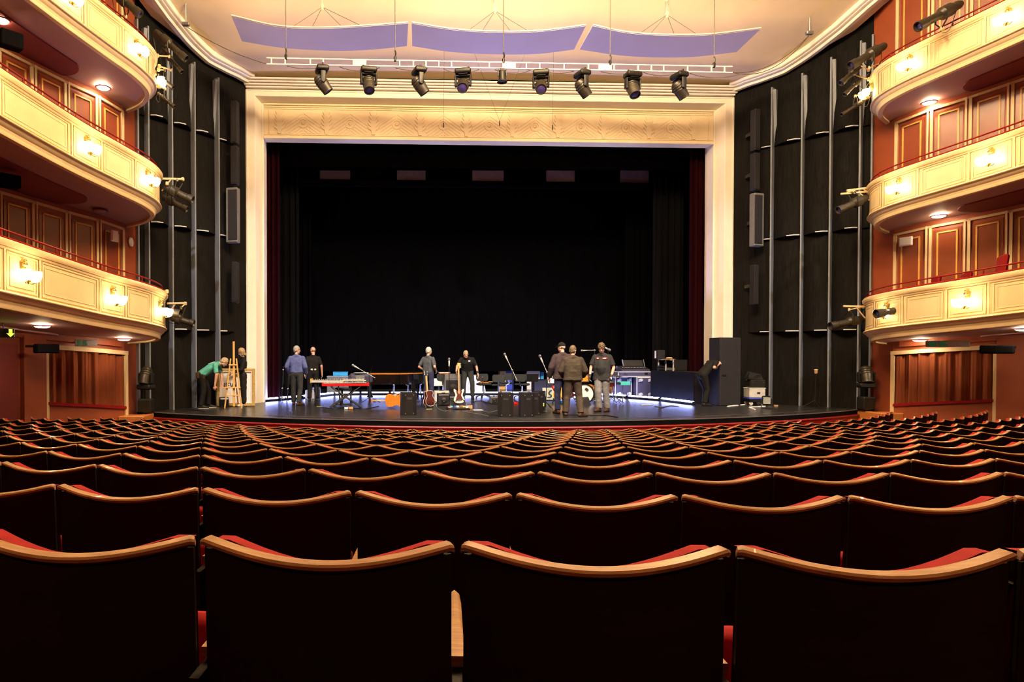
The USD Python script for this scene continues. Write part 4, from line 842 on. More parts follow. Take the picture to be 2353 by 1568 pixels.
# guitars
acou = [(0, 0), (.02, .12), (.10, .195), (.20, .195), (.28, .14), (.34, .125), (.42, .15), (.48, .13), (.50, .05)]
sol = [(0, .02), (.02, .12), (.09, .17), (.17, .15), (.24, .115), (.31, .13), (.38, .165), (.44, .15), (.41, .10), (.36, .06)]
def guitar(lab, base, rz, half, th, mb, mneck, mhead, back=False, guard=None, lean=.22, sc=1.0, edge=None, hole=False, neck=.62, y=None, name='guitar', cat='guitar', z=.14):
    x, y0 = F(*base); y = y or y0
    t = thing(name, lab, cat, (x, y, 0), rz)
    up = lambda m: moved(moved(m, (0, 0, -th/2), rz=PI/2), rx=PI/2, s=1)    # body axis up, front towards -y
    def pl(m):
        m = up(m); 
        if back: m = moved(m, rz=PI)
        return moved(moved(m, s=sc), (0, .05, z), rx=-lean)
    b, P = sheet_body(half, th); part(t, 'body', pl(b), mb, 40)
    top = half[-1][0]
    if edge:
        ring = np.vstack([P, P[:1]]); part(t, 'binding', pl(cat_([tube(np.c_[ring, np.full(len(ring), q)], .006, 5) for q in (0, th)])), edge)
    if guard:
        g, _ = sheet_body([(a*.75+.06, b*.55) for a, b in half], .008); part(t, 'pickguard', pl(moved(g, (0, 0, th))), guard)
        part(t, 'pickups', pl(cat_([box((top*q, 0, th+.012), (.035, .09, .014), .004) for q in (.38, .66)])), 'black_ink')
    if hole: part(t, 'sound_hole', pl(moved(trimesh.creation.cylinder(.05, .004, sections=20), (top*.68, 0, th+.001))), 'black_ink')
    part(t, 'bridge', pl(box((top*.25, 0, th+.01), (.03, .11, .014), .004)), 'steel' if guard else 'black_ink')
    part(t, 'neck', pl(hull([(a, b*w, c) for a, w in ((top*.8, .028), (top+neck-.1, .022)) for b in (-1, 1) for c in (th-.02, th+.014)])), mneck)
    part(t, 'frets', pl(cat_([box((top+(neck-.1)*(1-.94**k)*1.15, 0, th+.016), (.004, .046, .003)) for k in range(1, 14)])), 'steel')
    h0 = top+neck-.11; part(t, 'headstock', pl(hull([(h0+a, b, c) for a, b in ((0, -.022), (0, .022), (.05, -.045), (.05, .035), (.20, -.05), (.20, .03)) for c in (th-.015, th+.004)])), mhead)
    part(t, 'tuners', pl(cat_([rod((h0+.05+.04*k, -.045, th-.005), (h0+.05+.04*k, -.085, th-.005), .011, 6) for k in range(4)]+[rod((h0+.05+.05*k, .03, th-.005), (h0+.05+.05*k, .065, th-.005), .010, 6) for k in range(0 if guard else 3)])), 'ivory')
    part(t, 'strings', pl(cat_([rod((top*.25, b*.016, th+.02), (h0+.1, b*.012, th+.012), .002, 4) for b in (-1, -.3, .3, 1)])), 'steel')
    s = thing('guitar_stand', 'black stand holding the '+lab.split(' ', 0)[0], 'stand', (x, y, 0), rz)
    part(s, 'legs', [rod((0, .22, .5), (k*.20, .0 if k else .42, .012), .011, 6) for k in (-1, 0, 1)], 'metal_black'); part(s, 'cradle', [rod((k*.02, .14, .30), (k*.13, -.06, .11), .011, 6) for k in (-1, 1)]+[rod((k*.13, -.06, .11), (k*.13, -.11, .15), .013, 6) for k in (-1, 1)], 'metal_black')
    return t
guitar('dark red acoustic guitar with cream binding turned sideways', (990, 938), 38, acou, .11, 'mahogany', 'maple', 'black_ink', back=True, edge='ivory', sc=.87, neck=.60, lean=.12, z=.05)
guitar('white bass guitar with red-brown pickguard and orange headstock', (1056, 931), 8, sol, .045, 'ivory', 'maple', 'pine', guard='tortoise', sc=.97, neck=.80, lean=.10, name='bass_guitar', z=.05)
guitar('orange hollow guitar behind the row of floor loudspeakers', (1250, 920), -12, acou, .06, 'amber', 'maple', 'cello_wood', edge='ivory', y=19.6, sc=.92, neck=.62)
guitar('red guitar standing right of the orange hollow guitar', (1263, 922), 10, sol, .045, 'red_gloss', 'maple', 'ivory', guard='ivory', y=19.9, sc=.95, neck=.72)
guitar('dark guitar with pale maple neck beside the man in the cap', (1276, 917), 14, sol, .045, 'mahogany', 'maple', 'maple', guard='black_ink', y=20.2, sc=.95, neck=.72)
# floor loudspeakers
def floor_speaker(lab, base, w, h, rz, tape=False):
    x, y = F(*base); t = thing('floor_loudspeaker', lab, 'loudspeaker', (x, y+w*.35, 0), rz, 'floor loudspeakers')
    pl = [(-w/2, -w*.30), (-w*.26, -w*.44), (w*.26, -w*.44), (w/2, -w*.30), (w*.36, w*.42), (-w*.36, w*.42)]
    part(t, 'cabinet', prism(pl, h, 0), 'case_black', False); part(t, 'top_cap', prism([(a*.97, b*.97) for a, b in pl], .012, h), 'dark_grey', False)
    part(t, 'grille', box((0, w*.42+.008, h*.5), (w*.66, .014, h*.92), .004), 'metal_black'); part(t, 'corner', [box((s*w*.26, -w*.44, z), (.02, .012, .03)) for s in (-1, 1) for z in (.05, h-.05)], 'steel'); part(t, 'handle', box((0, -w*.442, h*.75), (w*.3, .008, .05), .003), 'black_ink')
    if tape: part(t, 'label_strip', box((w*.2, -w*.448, h*.4), (.035, .004, .09)), 'yellow_tape')
floor_speaker('black floor loudspeaker standing alone in front of the cello', (937, 955), .40, .56, 14)
floor_speaker('black floor loudspeaker left of the middle group', (1163, 959), .38, .58, -6)
floor_speaker('large dark floor loudspeaker at the front of the middle group', (1211, 959), .36, .58, 10)
floor_speaker('narrow floor loudspeaker second from the right in the middle group', (1228, 955), .30, .56, 16)
floor_speaker('floor loudspeaker with yellow strip at the right of the middle group', (1240, 950), .30, .56, 20, True)
# amplifiers and cabinets
def combo(lab, px0, px1, pt, pb, y, d=.3, mt='case_black', rz=0, name='guitar_amplifier', cat='amplifier', grille=True):
    a, b = ony(px0, pb, y), ony(px1, pt, y); w, h = b[0]-a[0], b[2]; t = thing(name, lab, cat, ((a[0]+b[0])/2, y+d/2, 0), rz)
    part(t, 'cabinet', box((0, 0, h/2), (w, d, h), .015), mt)
    if grille: part(t, 'speaker_cloth', box((0, -d/2-.004, h*.42), (w*.86, .012, h*.66), .004), 'dark_grey'); part(t, 'speaker_cone', moved(lathe([(0, .0), (.03, .012), (min(w, h)*.3, -.012), (min(w, h)*.32, -.002)], 18), (0, -d/2-.018, h*.42), rx=PI/2), 'metal_black'); part(t, 'control_strip', box((0, -d/2-.003, h*.88), (w*.86, .01, h*.12), .003), 'steel')
    part(t, 'handle', box((0, 0, h+.012), (w*.3, .04, .02), .008), 'metal_black')
    return t
combo('small black guitar amplifier between acoustic and bass guitar', 1006, 1034, 905, 931, 19.2)
combo('tall grey bass cabinet behind the bass guitar', 1022, 1060, 860, 908, 22.3, .4, 'mid_grey')
combo('white box amplifier beside the feet of the bald man', 701, 722, 897, 916, 22.2, .3, 'pale_grey', grille=False)
combo('dark amplifier with round white lights behind the white box', 717, 735, 890, 910, 22.9, .3, 'case_blue')
combo('low grey amplifier left of the middle loudspeakers', 1128, 1146, 912, 930, 20.0, .3, 'mid_grey')
combo('white box with grey top beside the acoustic guitar', 998, 1034, 899, 912, 20.6, .35, 'pale_grey', grille=False)
# orchestra chairs
def chair_parts(p, arm=False, back=True):
    part(p, 'seat', box((0, 0, .47), (.46, .42, .075), .035), 'seat_fabric', 50)
    if back: part(p, 'backrest', hull([(a*w, .20+.03*abs(a)*-1, z) for a in (-1, 1) for w, z in ((.17, .57), (.22, .63), (.22, .78), (.18, .83))]+[(a*w, .25, z) for a in (-1, 1) for w, z in ((.16, .58), (.2, .64), (.2, .77), (.16, .82))]), 'seat_fabric', 50); part(p, 'back_bar', tube([(0, .12, .43), (0, .25, .45), (0, .27, .60)], .02, 7), 'chrome')
    part(p, 'column', rod((0, 0, .10), (0, 0, .44), .025, 10), 'chrome')
    for k in range(5): a = 2*PI*k/5+.3; part(p, 'leg', [rod((0, 0, .10), (.26*math.cos(a), .26*math.sin(a), .05), .016, 6), sph((.26*math.cos(a), .26*math.sin(a), .026), .026, 1)], 'dark_grey')
ch0 = None
for px, y, rz, lab in ((1146, 22.0, 168, 'grey swivel chair with rounded back, nearest the left middle loudspeaker'), (1200, 22.4, 150, 'grey swivel chair turned aside right of the tilted microphone'), (1112, 22.6, 10, 'grey swivel chair carrying the orange violin'), (1018, 23.0, 170, 'dark swivel chair beside the grey bass cabinet'), (1163, 23.6, 190, 'farther dark swivel chair before the blue panel'),
                       (905, 23.4, 175, 'swivel chair seen under the left end of the piano'), (938, 23.2, 160, 'swivel chair seen under the middle of the piano'), (966, 23.4, 185, 'swivel chair seen under the tail of the piano')):
    if ch0 is None: ch0 = thing('orchestra_chair', lab, 'chair', (hx(px, y), y, 0), rz, 'orchestra chairs'); chair_parts(ch0)
    else: copy_of(ch0, 'orchestra_chair', lab, 'chair', (hx(px, y), y, 0), rz, 'orchestra chairs')
y = 22.6; x = hx(1111, y); t = thing('violin', 'orange violin lying on a swivel chair', 'violin', (x, y, .515), 12)
vb, _ = sheet_body([(a*.47, b*.47) for a, b in bout], .035); vb = moved(vb, (-.18, 0, 0)); part(t, 'body', vb, 'cello_wood', 40); part(t, 'neck', box((.26, 0, .035), (.16, .022, .02)), 'maple'); part(t, 'fingerboard', box((.18, 0, .05), (.27, .024, .008)), 'black_ink'); part(t, 'scroll', sph((.35, 0, .04), .016, 1), 'cello_wood'); part(t, 'bridge', box((-.01, 0, .05), (.006, .04, .03)), 'maple')
def music_stand(lab, px, y, pt, rz, sheet=False):
    t = thing('music_stand', lab, 'music stand', (hx(px, y), y, 0), rz); z = hz(px, pt, y); part(t, 'tripod_base', tripod(.3, .25, .2), 'metal_black'); part(t, 'pole', rod((0, 0, .05), (0, 0, z-.12), .011, 6), 'metal_black'); part(t, 'desk', box((0, -.02, z-.1), (.48, .015, .3), .005, rx=-.35), 'metal_black'); part(t, 'lip', box((0, -.10, z-.24), (.48, .06, .012)), 'metal_black')
    if sheet: part(t, 'sheet_music', box((0, -.035, z-.1), (.42, .006, .27), rx=-.35), 'paper_white')
t = thing('pole_stand', 'thin bare black stand before the violin chair', 'stand', (hx(1109, 22.0), 22.0, 0)); part(t, 'tripod_base', tripod(.3, .28, .3), 'metal_black'); part(t, 'pole', rod((0, 0, .05), (0, 0, hz(1109, 868, 22.0)), .012, 7), 'metal_black'); part(t, 'knob', sph((0, 0, hz(1109, 867, 22.0)), .025, 1), 'steel')
music_stand('music stand with white sheets behind the orange guitar', 1272, 22.6, 866, 0, True); music_stand('music stand turned away behind the middle loudspeakers', 1222, 23.0, 862, 175); music_stand('music stand with open score behind the bass amplifier', 1004, 22.8, 872, 8, True)
# covered things and boxes at the back, seen below the drop
y = 25.2
cl = [hull([(hx(a, y)+dx, y+dy, z) for dx, dy, z in ((0, 0, 0), (w, 0, 0), (0, .6, 0), (w, .6, 0), (.05, .05, h), (w-.05, .08, h*.93), (.08, .5, h*.97), (w-.1, .5, h))]) for a, w, h in ((1064, .36, .62), (1076, .5, .70), (1092, .42, .45))]
t = thing('cloth_cover', 'white crumpled cloth covering something low behind the bass player', 'cloth'); part(t, 'cloth', moved(cat_([trimesh.Trimesh(*trimesh.remesh.subdivide_to_size(m.vertices, m.faces, .12)) for m in cl]), (0, 0, 0)), 'white_cloth', 60); part(t, 'fold', [tube(spline([(hx(1066+9*k, y)+.05, y-.01, .02), (hx(1066+9*k, y)+.02, y-.02, .3), (hx(1066+9*k, y)+.09, y+.02, .55-.08*(k > 2))], 4), .018, 6) for k in range(4)], 'white_cloth')
def plainbox(name, lab, cat, px0, px1, pt, y, d, mt, z0=0., lid=None):
    a, b = hx(px0, y), hx(px1, y); h = hz((px0+px1)/2, pt, y); t = thing(name, lab, cat, ((a+b)/2, y+d/2, z0)); part(t, 'body', box((0, 0, (h-z0)/2), (b-a, d, h-z0), .012), mt); part(t, 'lid', box((0, 0, h-z0+.008), (b-a+.02, d+.02, .02), .006), lid or mt); return h
hb = plainbox('storage_trunk', 'grey trunk behind the keyboards under a bright blue box', 'trunk', 751, 801, 866, 25.6, .6, 'mid_grey', lid='pale_grey')
plainbox('carton', 'bright blue flat carton lying on the grey trunk behind the keyboards', 'carton', 765, 799, 856, 25.7, .4, 'cyan', hb+.02)
plainbox('wooden_crate', 'light wooden crate peeping below the backdrop behind the chairs', 'crate', 1149, 1164, 852, 27.6, .4, 'pine')
plainbox('painted_board', 'blue panel leaning behind the swivel chairs under the backdrop hem', 'panel', 1164, 1180, 852, 27.5, .1, 'blue_plastic')
plainbox('white_board', 'pale glowing white panel below the backdrop right of the chairs', 'panel', 1211, 1241, 852, 27.5, .1, 'paper_white')
plainbox('blue_case', 'small blue case right of the white panel', 'case', 1243, 1250, 856, 27.4, .3, 'cyan')
plainbox('electric_organ', 'white box with orange stripe above a dark chair behind the acoustic guitar', 'organ', 1010, 1034, 857, 24.2, .4, 'cello_wood', .55, 'paper_white')
oy = 24.2; ot = '/World/electric_organ'; part(ot, 'stand_leg', [rod((s_*.2, d_*.15, -.55), (s_*.2, d_*.15, .0), .02, 6) for s_ in (-1, 1) for d_ in (-1, 1)], 'metal_black')
plainbox('black_bench', 'long black bench behind the guitars at the right of the chairs', 'bench', 1228, 1290, 874, 24.4, .5, 'case_black')
plainbox('green_bag', 'shiny green bag beside the man in the grey shirt', 'bag', 964, 977, 858, 22.9, .25, 'green_foil', .55)
one('side_table', [box((hx(970, 23.0), 23.0, .53), (.4, .4, .03))]+[rod((hx(970, 23.0)+a, 23.0+b, 0), (hx(970, 23.0)+a, 23.0+b, .52), .015, 6) for a in (-.17, .17) for b in (-.17, .17)], 'metal_black', 'small black table under the shiny green bag', 'table')
# tilted monitor with a winding mark
x, y = F(1266, 924); t = thing('floor_monitor', 'grey-green tilted board with a dark winding mark before the guitars', 'monitor', (x, y+.1, 0), -8)
part(t, 'wedge', hull([(a, b, c) for a in (-.2, .2) for b, c in ((-.12, .02), (.3, .02), (.24, .40), (-.12, .06))]), 'metal_black'); R_ = trimesh.transformations.rotation_matrix(.84, (1, 0, 0))
def tilt(m): return moved(moved(m, rx=.76), (0, -.125, .075))
part(t, 'board', tilt(box((0, .24, 0), (.42, .5, .02), .005)), 'board_green'); part(t, 'frame', tilt(cat_([box((s*.21, .24, .004), (.02, .52, .03)) for s in (-1, 1)]+[box((0, .24+s*.25, .004), (.44, .02, .03)) for s in (-1, 1)])), 'pale_grey')
part(t, 'winding_mark', tilt(moved(trimesh.creation.extrude_polygon(LineString(spline([(-.08, .08), (.0, .09), (.03, .16), (-.03, .24), (.0, .33), (.05, .38)], 6)).buffer(.026), .004, engine='earcut'), (0, 0, .011))), 'black_ink')
# drum kit
x, y = F(1352, 929); t = thing('drum_kit', 'drum kit with white bass drum head and amber shell behind the two jacketed men', 'drum kit', (x, y+.35, 0))
ax = np.array([-.62, -.78, 0]); ax /= np.linalg.norm(ax); c = np.array([0, 0, .30]); put = lambda m: aimed(m, c, ax)
part(t, 'bass_drum_shell', put(lathe([(.275, -.40), (.28, -.38), (.28, -.04), (.275, -.03)], 32)), 'amber', 40); part(t, 'drum_head', put(lathe([(.272, -.015), (.2, -.012), (0, -.008)], 32)), 'paper_white', 60); part(t, 'hoop', put(lathe([(.27, -.05), (.30, -.05), (.30, .005), (.272, .005), (.27, -.05)], 32)), 'metal_black'); part(t, 'port_ring', put(moved(lathe([(.045, .0), (.055, .006), (.065, 0), (.045, 0)], 20), (.12, -.06, -.006))), 'gold_cymbal'); part(t, 'port_hole', put(moved(trimesh.creation.cylinder(.046, .004, sections=18), (.12, -.06, -.006))), 'black_ink')
part(t, 'lug', [put(rod((.285*math.cos(a), .285*math.sin(a), -.05), (.285*math.cos(a), .285*math.sin(a), -.16), .012, 6)) for a in np.arange(8)*PI/4], 'chrome'); part(t, 'spur', [rod((.1*s, .1, .2), (.35*s+.1, .0, .01), .012, 6) for s in (-1, 1)], 'chrome')
def drum(n, p, r, h, mt, legs=True):
    part(t, n, lathe([(r, 0), (r, h)], 24, tuple(p)), mt, 50); part(t, n+'_head', lathe([(r, h), (0, h+.004)], 24, tuple(p)), 'paper_white'); part(t, n+'_hoop', [lathe([(r-.004, z-.012), (r+.012, z-.012), (r+.012, z+.012), (r-.004, z+.012)], 24, tuple(p)) for z in (.0, h)], 'chrome')
    if legs: part(t, n+'_stand', moved(cat_(tripod(p[2], .3, .3)), (p[0], p[1], 0)), 'chrome')
drum('snare_drum', (.72, -.10, .52), .17, .13, 'mahogany'); drum('tom', (.05, .25, .66), .15, .22, 'amber', False); drum('floor_tom', (.85, .40, .30), .20, .34, 'amber', False)
part(t, 'floor_tom_leg', [rod((.85+.2*math.cos(a), .40+.2*math.sin(a), 0), (.85+.2*math.cos(a), .40+.2*math.sin(a), .5), .009, 6) for a in (0, 2.1, 4.2)], 'chrome'); part(t, 'tom_mount', rod((.05, .25, .55), (0, .2, .35), .014, 6), 'chrome')
for p, r, tl in (((1.0, .05, .86), .21, .1), ((.55, .55, .95), .22, -.15), ((.40, -.05, .78), .17, .05)):
    part(t, 'cymbal', moved(lathe([(0, .02), (.03, .018), (.05, .005), (r, -.012), (r, -.014), (.05, .002)], 24), p, rx=tl, ry=.12), 'gold_cymbal', 50); part(t, 'cymbal_stand', moved(cat_(tripod(p[2]+.03, .28, .6)), (p[0], p[1], 0)), 'chrome')
part(t, 'pad', box((1.10, -.25, .62), (.36, .22, .05), .02), 'dark_grey'); part(t, 'pad_stand', moved(cat_(tripod(.6, .25, .1)), (1.10, -.25, 0)), 'chrome'); part(t, 'throne', [lathe([(0, .48), (.17, .47), (.18, .43), (.15, .40), (0, .40)], 20, (.55, .75, 0))]+[moved(cat_(tripod(.4, .25, .5)), (.55, .75, 0))], 'case_black')
one('towel', [box((x+1.14, y+.35-.25, .665), (.34, .24, .03), .014), box((x+1.14, y+.35-.375, .62), (.3, .014, .10), .006)], 'teal_cloth', 'turquoise towel lying on the drum pad', 'towel')
q = F(1340, 931); one('cushion_bag', trimesh.Trimesh(*trimesh.remesh.subdivide_to_size(*(lambda h: (h.vertices, h.faces))(hull([(q[0]+a, q[1]+b, z) for a, b, z in ((-.22, -.1, 0), (.2, -.12, 0), (.24, .12, 0), (-.2, .12, 0), (-.18, -.06, .17), (.12, -.08, .25), (.2, .08, .2), (-.1, .1, .22))])), .15)), 'case_black', 'dark slumped bag leaning before the bass drum', 'bag', smooth=60)
# flight cases
def flight_case(t, c, s, casters=None):
    x, y, z = c; w, d, h = s
    part(t, 'panel', box((x, y, z+h/2), (w-.01, d-.01, h-.01)), 'case_blue')
    e = .028; part(t, 'edge_profile', [box((x+sx*(w/2-e/2), y+sy*(d/2-e/2), z+h/2), (e, e, h)) for sx in (-1, 1) for sy in (-1, 1)]+[box((x, y+sy*(d/2-e/2), z+zz), (w, e, e)) for sy in (-1, 1) for zz in (e/2, h-e/2)]+[box((x+sx*(w/2-e/2), y, z+zz), (e, d, e)) for sx in (-1, 1) for zz in (e/2, h-e/2)], 'pale_grey')
    part(t, 'corner', [sph((x+sx*w/2, y+sy*d/2, z+zz), .03, 1) for sx in (-1, 1) for sy in (-1, 1) for zz in (.01, h-.01)], 'chrome')
    if casters:
        for a in (-1, 1):
            for b in (.16, .84): part(t, 'caster', [box((x+a*w*.30, y-d/2-.02, z+h*b), (.10, .02, .10), .004), rod((x+a*w*.30+.012, y-d/2-.06, z+h*b+.02), (x+a*w*.30+.02, y-d/2-.10, z+h*b+.02), .052, 14), rod((x+a*w*.30, y-d/2-.02, z+h*b), (x+a*w*.30, y-d/2-.08, z+h*b), .02, 8)], 'pale_grey')
    else: part(t, 'latch', [box((x+a*w*.28, y-d/2-.006, z+h*.55), (.11, .014, .07), .004) for a in (-1, 1)], 'chrome')
def case_px(lab, px0, px1, pt, y, d, z0=0., casters=False, pb=None):
    a, b = hx(px0, y), hx(px1, y); h = hz((px0+px1)/2, pt, y)-z0; t = thing('flight_case', lab, 'flight case', ((a+b)/2, y+d/2, z0), 0); flight_case(t, (0, 0, 0), (b-a, d, h), casters); return z0+h
case_px('blue-lit flight case standing on end with four wheels facing out, left of two', 1414, 1452, 867, 22.6, .55, casters=True)
h1 = case_px('blue-lit flight case standing on end with four wheels facing out, right of two', 1463, 1500, 867, 22.3, .55, casters=True)
zc1 = case_px('long flat flight case lying across the two upright ones', 1420, 1503, 854, 22.3, .6, h1+.012)
t = thing('mixing_desk', 'black mixing desk with raised screen on top of the flat flight case', 'mixing desk', (hx(1457, 22.5), 22.6, zc1+.01)); w = hx(1490, 22.3)-hx(1425, 22.3)
part(t, 'body', hull([(a*w/2, b, z) for a in (-1, 1) for b, z in ((-.25, 0), (.28, 0), (-.25, .06), (.28, .17))]), 'case_blue'); part(t, 'fader_panel', moved(box((0, 0, 0), (w*.92, .48, .01)), (0, .01, .122), rx=.2), 'dark_grey'); part(t, 'fader', [moved(box((-w*.4+w*.8*k/15, 0, 0), (.014, .03, .016)), (0, -.06, .118), rx=.2) for k in range(16)], 'paper_white'); part(t, 'screen', moved(box((.12, 0, .13), (.72, .02, .26), .006), (0, .26, .14), rx=-.45), 'metal_black'); part(t, 'screen_bracket', [box((.12+s*.38, .26, .26), (.02, .06, .30), .004, rx=-.45) for s in (-1, 1)], 'steel')
# desk hidden by a black front panel, with rack and boxes on top
P, Q = onz(1503, 919)+(0, .25, 0), onz(1600, 931)+(.05, .25, 0); P[2] = Q[2] = 0; d = Q-P; L = np.linalg.norm(d); ang = math.degrees(math.atan2(d[1], d[0])); HT = .97
t = thing('control_desk', 'black fronted control desk right of the flight cases, glowing blue at its foot', 'desk', ((P+Q)/2), ang)
part(t, 'front_panel', box((0, .0, HT/2), (L, .03, HT)), 'matte_black'); part(t, 'top', box((0, .36, HT-.015), (L, .72, .03), .005), 'case_black'); part(t, 'side_panel', [box((s*(L/2-.015), .36, HT/2-.02), (.03, .70, HT-.05)) for s in (-1, 1)], 'case_black')
def on_desk(u, v=.3): q = P+d*u+np.array([-d[1], d[0], 0])/L*v; return (q[0], q[1], HT+.003)
rx_, rz_ = 1507, 1572; wr = .86; hr = hz(1540, 827, on_desk(.35)[1])-HT
t = thing('rack_case', 'open black rack case with silver edges standing on the control desk', 'rack case', on_desk(.17), ang); w = wr
part(t, 'shell', [box((0, .25, z), (w, .5, .02)) for z in (.01, hr-.01)]+[box((x_, .25, hr/2), (.02, .5, hr)) for x_ in (-w/2+.01, -.02, w/2-.01)]+[box((0, .49, hr/2), (w, .02, hr))], 'case_black'); part(t, 'edge_profile', [box((x_, -.005, hr/2), (.035, .03, hr)) for x_ in (-w/2+.02, -.0, w/2-.02)]+[box((0, -.005, hr-.012), (w, .03, .025))], 'pale_grey'); part(t, 'rack_unit', [box((-.24, .1, .05+.08*k), (.40, .3, .06), .004) for k in range(2)], 'dark_grey'); part(t, 'latch', [box((x_, -.025, hr*.7), (.07, .02, .07), .004) for x_ in (0, w/2-.03)], 'chrome'); part(t, 'vent_plate', box((.24, .02, .06), (.4, .02, .08)), 'mid_grey')
q = on_desk(.08); t = thing('computer_box', 'small dark upright box with white label on the rack case', 'computer', (q[0]-.02, q[1]+.15, HT+hr+.006), ang); hc_ = hz(1520, 805, q[1])-HT-hr; part(t, 'case', box((0, 0, hc_/2), (.22, .26, hc_), .012), 'dark_grey'); part(t, 'label', box((-.05, -.132, hc_/2), (.09, .006, hc_*.8)), 'paper_white')
q = on_desk(.30); t = thing('straw_hat', 'flat yellow straw hat lying on the rack case', 'hat', (q[0]+.02, q[1]+.2, HT+hr+.006), ang); part(t, 'brim', lathe([(0, 0), (.20, .0), (.215, .012), (.12, .022), (.0, .022)], 24), 'pine'); part(t, 'crown', lathe([(.11, .015), (.10, .06), (.06, .075), (0, .075)], 20), 'pine'); part(t, 'band', lathe([(.112, .018), (.114, .035), (.106, .036)], 20), 'black_ink')
q = on_desk(.985, .45); t = thing('laptop', 'open laptop with silver edge at the right end of the control desk', 'laptop', q, ang+20); part(t, 'base', box((0, 0, .01), (.34, .24, .018), .005), 'dark_grey'); part(t, 'screen', box((0, .13, .13), (.34, .012, .23), .004, rx=-.2), 'case_black'); part(t, 'screen_edge', [box((s*.17, .13, .13), (.014, .016, .24), rx=-.2) for s in (-1, 1)]+[box((0, .152, .245), (.35, .016, .014), rx=-.2)], 'pale_grey')
q = F(1636, 929); y = 20.2; t = thing('equipment_trolley', 'low black cloth covered trolley behind the bending stagehand', 'trolley', (hx(1641, y), y+.3, 0)); hh_ = hz(1640, 856, y); part(t, 'body', box((0, 0, hh_/2+.04), (.36, .6, hh_-.08), .02), 'case_black'); part(t, 'top', box((0, 0, hh_), (.40, .64, .02), .006), 'dark_grey'); part(t, 'caster', [sph((a*.15, b*.25, .04), .04, 1) for a in (-1, 1) for b in (-1, 1)], 'metal_black')
q = hx(1638, y); t = thing('bread_roll', 'small round golden bun-shaped thing on the covered trolley', 'bun', (hx(1646, y), y+.1, hh_+.012)); part(t, 'upper', lathe([(0, .17), (.06, .15), (.09, .09), (.085, .03), (.07, 0), (0, 0)], 16), 'maple', 60); part(t, 'foot', lathe([(.08, 0), (.08, .015), (0, .015)], 16), 'ivory')
x, y = F(1677, 933); hh_ = hz(1677, 776, y); w = hx(1702, y)-hx(1651, y)
t = thing('tall_case', 'tall plain black case as high as a door, pushed by a stagehand', 'case', (x, y+.3, 0), 4); part(t, 'body', box((0, 0, hh_/2), (w, .55, hh_), .012), 'dark_grey'); part(t, 'seam', box((-w*.44, -.276, hh_/2), (.012, .008, hh_*.98)), 'black_ink'); part(t, 'handle', box((-w*.28, -.282, hh_*.45), (.14, .02, .05), .006), 'metal_black')
# bin, bag and lamp at the right
y = 19.15; t = thing('wheeled_bin', 'pale grey wheeled crate with blue base right of the tall case', 'crate', (hx(1734, y), y, 0), -6); w = hx(1751, y)-hx(1716, y); z0, z1 = hz(1734, 914, y), hz(1734, 892, y)
part(t, 'tub', box((0, 0, (z0+z1)/2), (w, .4, z1-z0), .02), 'pale_grey'); part(t, 'base', box((0, 0, z0-.02), (w*1.02, .42, .04), .008), 'blue_plastic'); part(t, 'chassis', box((0, 0, z0-.08), (w*.95, .38, .08)), 'metal_black'); part(t, 'wheel', [rod((a*w*.36, b*.15-.02, .055), (a*w*.36, b*.15+.02, .055), .055, 14) for a in (-1, 1) for b in (-1, 1)], 'pale_grey'); part(t, 'handle_slot', box((.03, -.202, (z0+z1)/2), (.09, .008, .06), .003), 'black_ink'); part(t, 'rim', box((0, 0, z1), (w*1.03, .42, .03), .008), 'ivory')
t = thing('equipment_case', 'black case lying on the pale wheeled crate', 'case', (hx(1736, y), y, z1+.02), -6); z2 = hz(1736, 873, y); part(t, 'body', box((0, 0, (z2-z1-.02)/2), (.46, .36, z2-z1-.02), .03), 'case_black'); part(t, 'latch', [box((a*.15, -.185, .15), (.04, .012, .03)) for a in (-1, 1)], 'chrome')
bg = hull([(a, b, z) for a, b, z in ((-.24, -.14, 0), (.2, -.14, 0), (.2, .14, 0), (-.24, .14, 0), (-.2, -.1, .2), (.14, -.1, .16), (-.16, .08, .24), (.1, .08, .2))])
t = thing('shoulder_bag', 'slumped black bag on top of the black case at the right', 'bag', (hx(1733, y), y, z2+.012), 0); part(t, 'bag', trimesh.Trimesh(*trimesh.remesh.subdivide_to_size(bg.vertices, bg.faces, .12)), 'case_black', 60); part(t, 'strap', tube(spline([(-.2, -.12, .18), (-.25, -.18, .05), (-.1, -.20, .1), (.1, -.16, .14)], 5), .012, 6), 'metal_black')
x, y = F(1766, 940); t = thing('flood_lamp', 'black floor flood lamp with pale square face at the stage right', 'stage light', (x, y+.1, 0), -25); part(t, 'foot', [box((0, 0, .012), (.26, .22, .024), .006)], 'metal_black'); part(t, 'yoke', [box((s*.13, 0, .14), (.015, .05, .26)) for s in (-1, 1)], 'metal_black'); part(t, 'body', box((0, .02, .22), (.22, .2, .24), .02, rx=.15), 'metal_black'); part(t, 'face', box((-.0, -.09, .225), (.18, .01, .19), .004, rx=.15), 'board_green')
for a, b, lab in (((1672, 935), (1711, 931), 'white marking strip on the floor before the tall case'), ((1722, 937), (1758, 935), 'white marking strip on the floor before the flood lamp, straight piece'), ((1722, 937), (1735, 942), 'short white marking strip at an angle on the floor before the flood lamp')):
    A_, B_ = onz(*a), onz(*b); one('marking_strip', rod(A_+(0, 0, .004), B_+(0, 0, .004), .022, 4), 'paper_white', lab, 'marking strip')
